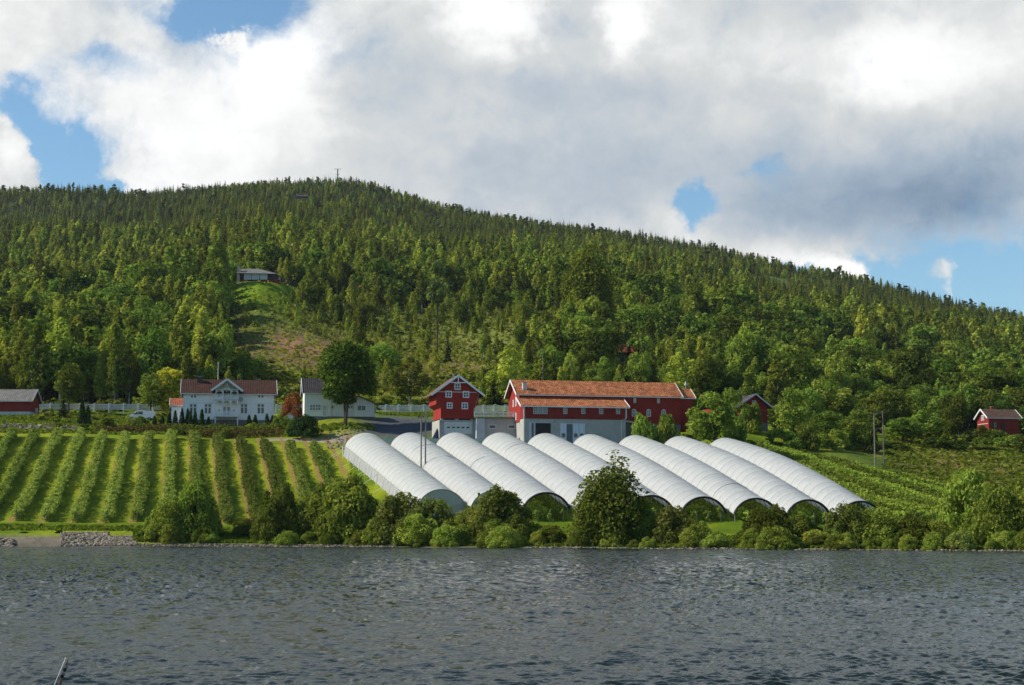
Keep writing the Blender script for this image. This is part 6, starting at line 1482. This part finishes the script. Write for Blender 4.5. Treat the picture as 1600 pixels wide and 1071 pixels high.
def sheet():
    p = at(771, 303); e = empty('plastic_sheet', tuple(p)); tag(e, 'crumpled white plastic sheet lying in front of the low annex', 'plastic sheet')
    rng = np.random.default_rng(9); n, m = 9, 5; V = [(-2.2 + 4.4 * i / (n - 1) + rng.normal(0, .08), -.8 + 1.6 * j / (m - 1), .12 + .35 * rng.random() * sin(pi * i / (n - 1))) for j in range(m) for i in range(n)]
    MB().poly(V, [(j * n + i, j * n + i + 1, (j + 1) * n + i + 1, (j + 1) * n + i) for j in range(m - 1) for i in range(n - 1)]).build('film', M['rope'], e)
sheet()
def box_(u, v, D, w, h, lab, mat, cat='box', nm='crate'):
    p = at(u, D); e = empty(nm, tuple(p), .2); tag(e, lab, cat, 'plastic crates by the shore path')
    P_('body', MB().box(-w / 2, w / 2, -.3, .3, .12, h).box(-w / 2 + .05, -w / 2 + .15, -.3, .3, -.3, .118).box(w / 2 - .15, w / 2 - .05, -.3, .3, -.3, .118), mat, e)
    P_('lid', MB().box(-w / 2 - .03, w / 2 + .03, -.33, .33, h + .002, h + .08), 'white_trim', e)
box_(1101, 828, 214, .75, .55, 'white plastic crate in the shore grass, nearer the willow bush', 'grey_trim'); box_(1108.5, 828, 214.4, .6, .6, 'grey plastic crate in the shore grass, the right one of two', 'metal_grey')
def rod():
    e = empty('fishing_rod', tuple(pt(80, 1090, 3.0))); tag(e, 'thin red and grey fishing rod tip poking up at the lower left corner', 'fishing rod')
    o = pt(80, 1090, 3.0); L_ = lambda u, v, D: tuple(pt(u, v, D) - o)
    P_('blank', MB().tube([L_(78, 1160, 2.6), L_(92, 1071, 2.95), L_(106, 1032, 3.1)], [.0035, .002, .0010], 6), 'dark_board', e)
    P_('line', MB().tube([L_(72, 1130, 2.7), L_(85, 1071, 2.95), L_(103, 1028, 3.1)], .0009, 4), 'rope', e)
    for u, v in ((92.5, 1069), (97, 1057), (101, 1047)): P_('guide_ring', MB().tube([L_(u, v, 2.97), L_(u + 1.6, v - 3.4, 3.0)], .0034, 6), 'band_dark', e)
rod()
# ------------------------------------------------------------------ grass and low cover
def grass(name, label, n, fn, h, seed, leaf='grass_leaf', w=.5):
    rng = np.random.default_rng(seed); x, y = fn(rng, n); z = ground(x, y); n = len(x); a = rng.random(n) * 6.28; hh = rng.uniform(.5, 1.3, n) * h
    V = np.zeros((n, 4, 3)); cx, sy = np.cos(a) * w / 2, np.sin(a) * w / 2; lx, ly = rng.normal(0, .25, n) * hh, rng.normal(0, .25, n) * hh
    V[:, 0] = np.stack([x - cx, y - sy, z - .05], 1); V[:, 1] = np.stack([x + cx, y + sy, z - .05], 1); V[:, 2] = np.stack([x + cx * 1.1 + lx, y + sy * 1.1 + ly, z + hh * rng.uniform(.6, 1, n)], 1); V[:, 3] = np.stack([x - cx * .8 + lx, y - sy * .8 + ly, z + hh], 1)
    o = mesh_np(name, V.reshape(-1, 3), np.arange(4 * n).reshape(n, 4), M[leaf], tint=rng.random(n)); tag(o, label, None, None, 'stuff')
def f_shore(rng, n):
    u = rng.uniform(-60, 1680, n); sh = np.interp(u, CK, [COLS[k][0][0] for k in CK]); D = sh + 2.5 + rng.random(n) ** 1.6 * np.where(u < 560, 14, 40); k = ~((u < 208) & (D < 231)) & (rng.random(n) < .55 * vnoise(u * 1.0, D, 22, 3) + .2); u, D = u[k], D[k]; x = au(u, 830) * D; return x, D
grass('shore_grass', 'tall bright green grass along the shore', 45000, f_shore, .26, 71, 'grass_leaf', .35)
def f_slope(rng, n):
    u = rng.uniform(1380, 1700, n); D = rng.uniform(262, 385, n); return au(u, 700) * D, D
grass('slope_grass', 'rough yellow-green grass on the slope by the pole pair', 6500, f_slope, .4, 72, 'scrub_leaf', .7)
def f_bank(rng, n):
    u = rng.uniform(-40, 790, n); D = rng.uniform(326, 366, n); k = ~(((u > 262) & (u < 435) & (D > 336)) | ((u > 468) & (u < 592) & (D > 331)) | ((u > 585) & (u < 770) & (D < 352)) | (u > 680) & (D < 352)); u, D = u[k], D[k]; return au(u, 660) * D, D
grass('bank_grass', 'green grass on the garden banks', 26000, f_bank, .35, 73)
def f_clear(rng, n):
    u = rng.uniform(340, 900, n); D = rng.uniform(395, 690, n); return au(u, 560) * D, D
grass('clearing_weeds', 'weeds and young growth scattered over the cleared slope', 12000, f_clear, .55, 74, 'scrub_leaf', .9)
def shore_under():
    rng = np.random.default_rng(77); n = 230; u = rng.uniform(215, 1660, n); sh = np.interp(u, CK, [COLS[k][0][0] for k in CK]); D = sh + 2.0 + rng.random(n) ** 1.4 * 9
    ok = ((u > 400) & (u < 850)) | ((u > 895) & (u < 1100)) | ((u > 1150) & (u < 1660)) | ((u > 225) & (u < 340)); ok |= rng.random(n) < .12; ok &= (u < 840) | (rng.random(n) < .6); u, D = u[ok], D[ok]; x = au(u, 840) * D
    scatter('shore_undergrowth', x, D, ground(x, D) - .15, rng.uniform(.8, 2.6, len(x)) * (.55 + .9 * vnoise(x, D, 7, 3)), [('darkbush', 0), ('darkbush', 1), ('darkbush', 2)], rng, 'low tangled undergrowth between the shore bushes', (.8, 1.3))
shore_under()
# brownish heather hedge along the garden edge
def hedge(u0, u1, D, H, lab, seed, leaf):
    uu = np.linspace(u0, u1, 30); pts = np.array([[float(au(u, 670)) * D, D] for u in uu]); rng = np.random.default_rng(seed); n = int((pts[-1, 0] - pts[0, 0]) * 110)
    x = rng.uniform(pts[0, 0], pts[-1, 0], n); y = D + rng.normal(0, .7, n) + np.sin(x * .3) * .6; h = rng.random(n) ** .7 * H * (.6 + .6 * vnoise(x, y, 2.2, seed)); z = ground(x, y) + h
    o3 = np.array([pts[0, 0], D, float(ground(pts[0, 0], D))]); V, Q, t = leaves(np.stack([x, y, z], 1) - o3, unit(rng.normal(size=(n, 3)) + np.array([0, -.3, .8])), .30 * rng.uniform(.6, 1.3, n), rng)
    e = empty('hedge', tuple(o3)); tag(e, lab, 'hedge'); mesh_np('foliage', V, Q, M[leaf], e, tint=t)
hedge(290, 442, 324.5, 1.5, 'brownish heather hedge at the top of the crop field below the farmhouse', 81, 'brown_leaf')
hedge(150, 262, 330, 1.4, 'low mixed brown and green shrub border below the parked van', 82, 'brown_leaf')
hedge(205, 440, 331, 1.5, 'dark green border of garden shrubs under the thuja row', 83, 'dark_leaf')
for k, (u, D, v, w) in enumerate(((352, 324, 670, 22), (283, 326, 672, 18), (205, 332, 650, 30), (222, 333, 652, 26), (170, 334, 655, 30), (305, 326, 676, 20))):
    hero(('shrub', k % 5), u, D, v, w, name='shrub', label='small rounded garden shrub ' + ['in the heather hedge below the veranda', 'at the left part of the heather hedge', 'in front of the parked van', 'under the tail of the parked van', 'on the bank left of the parked van', 'low in the heather hedge under the annex'][k], cat='bush')
forest(); undergrowth()
# ------------------------------------------------------------------ thin air between the lake and the ridge
hm, t, o = new_mat('haze_air'); v_ = t.add('ShaderNodeVolumePrincipled'); v_.inputs['Color'].default_value = (.78, .87, 1, 1); v_.inputs['Density'].default_value = .000028; v_.inputs['Anisotropy'].default_value = .2
t.l.new(v_.outputs[0], o.inputs['Volume'])
tag(MB().box(-6500, 6500, -650, 7400, -8, 460).build('haze', hm), 'thin bluish air over lake and hill', None, None, 'stuff')
by_label = {}
for ob in bpy.data.objects:
    if ob.parent is None and 'category' in ob.keys() and ob.type == 'EMPTY': by_label.setdefault(ob['label'], []).append(ob)
for lb, obs in by_label.items():   # the same words on two trees: tell them apart by which stands lower on the slope
    if 1 < len(obs) < 8:
        obs.sort(key=lambda q: q.location.y)
        for ob, wd in zip(obs, [', lowest standing', ', second lowest', ', third lowest', ', fourth lowest', ', fifth lowest', ', sixth lowest', ', seventh lowest'] if len(obs) > 2 else [', lower one', ', upper one']):
            if len(lb.split()) + len(wd.split()) - 1 <= 16: ob['label'] = lb + wd
bpy.context.view_layer.update()
print('objects', len(bpy.data.objects))
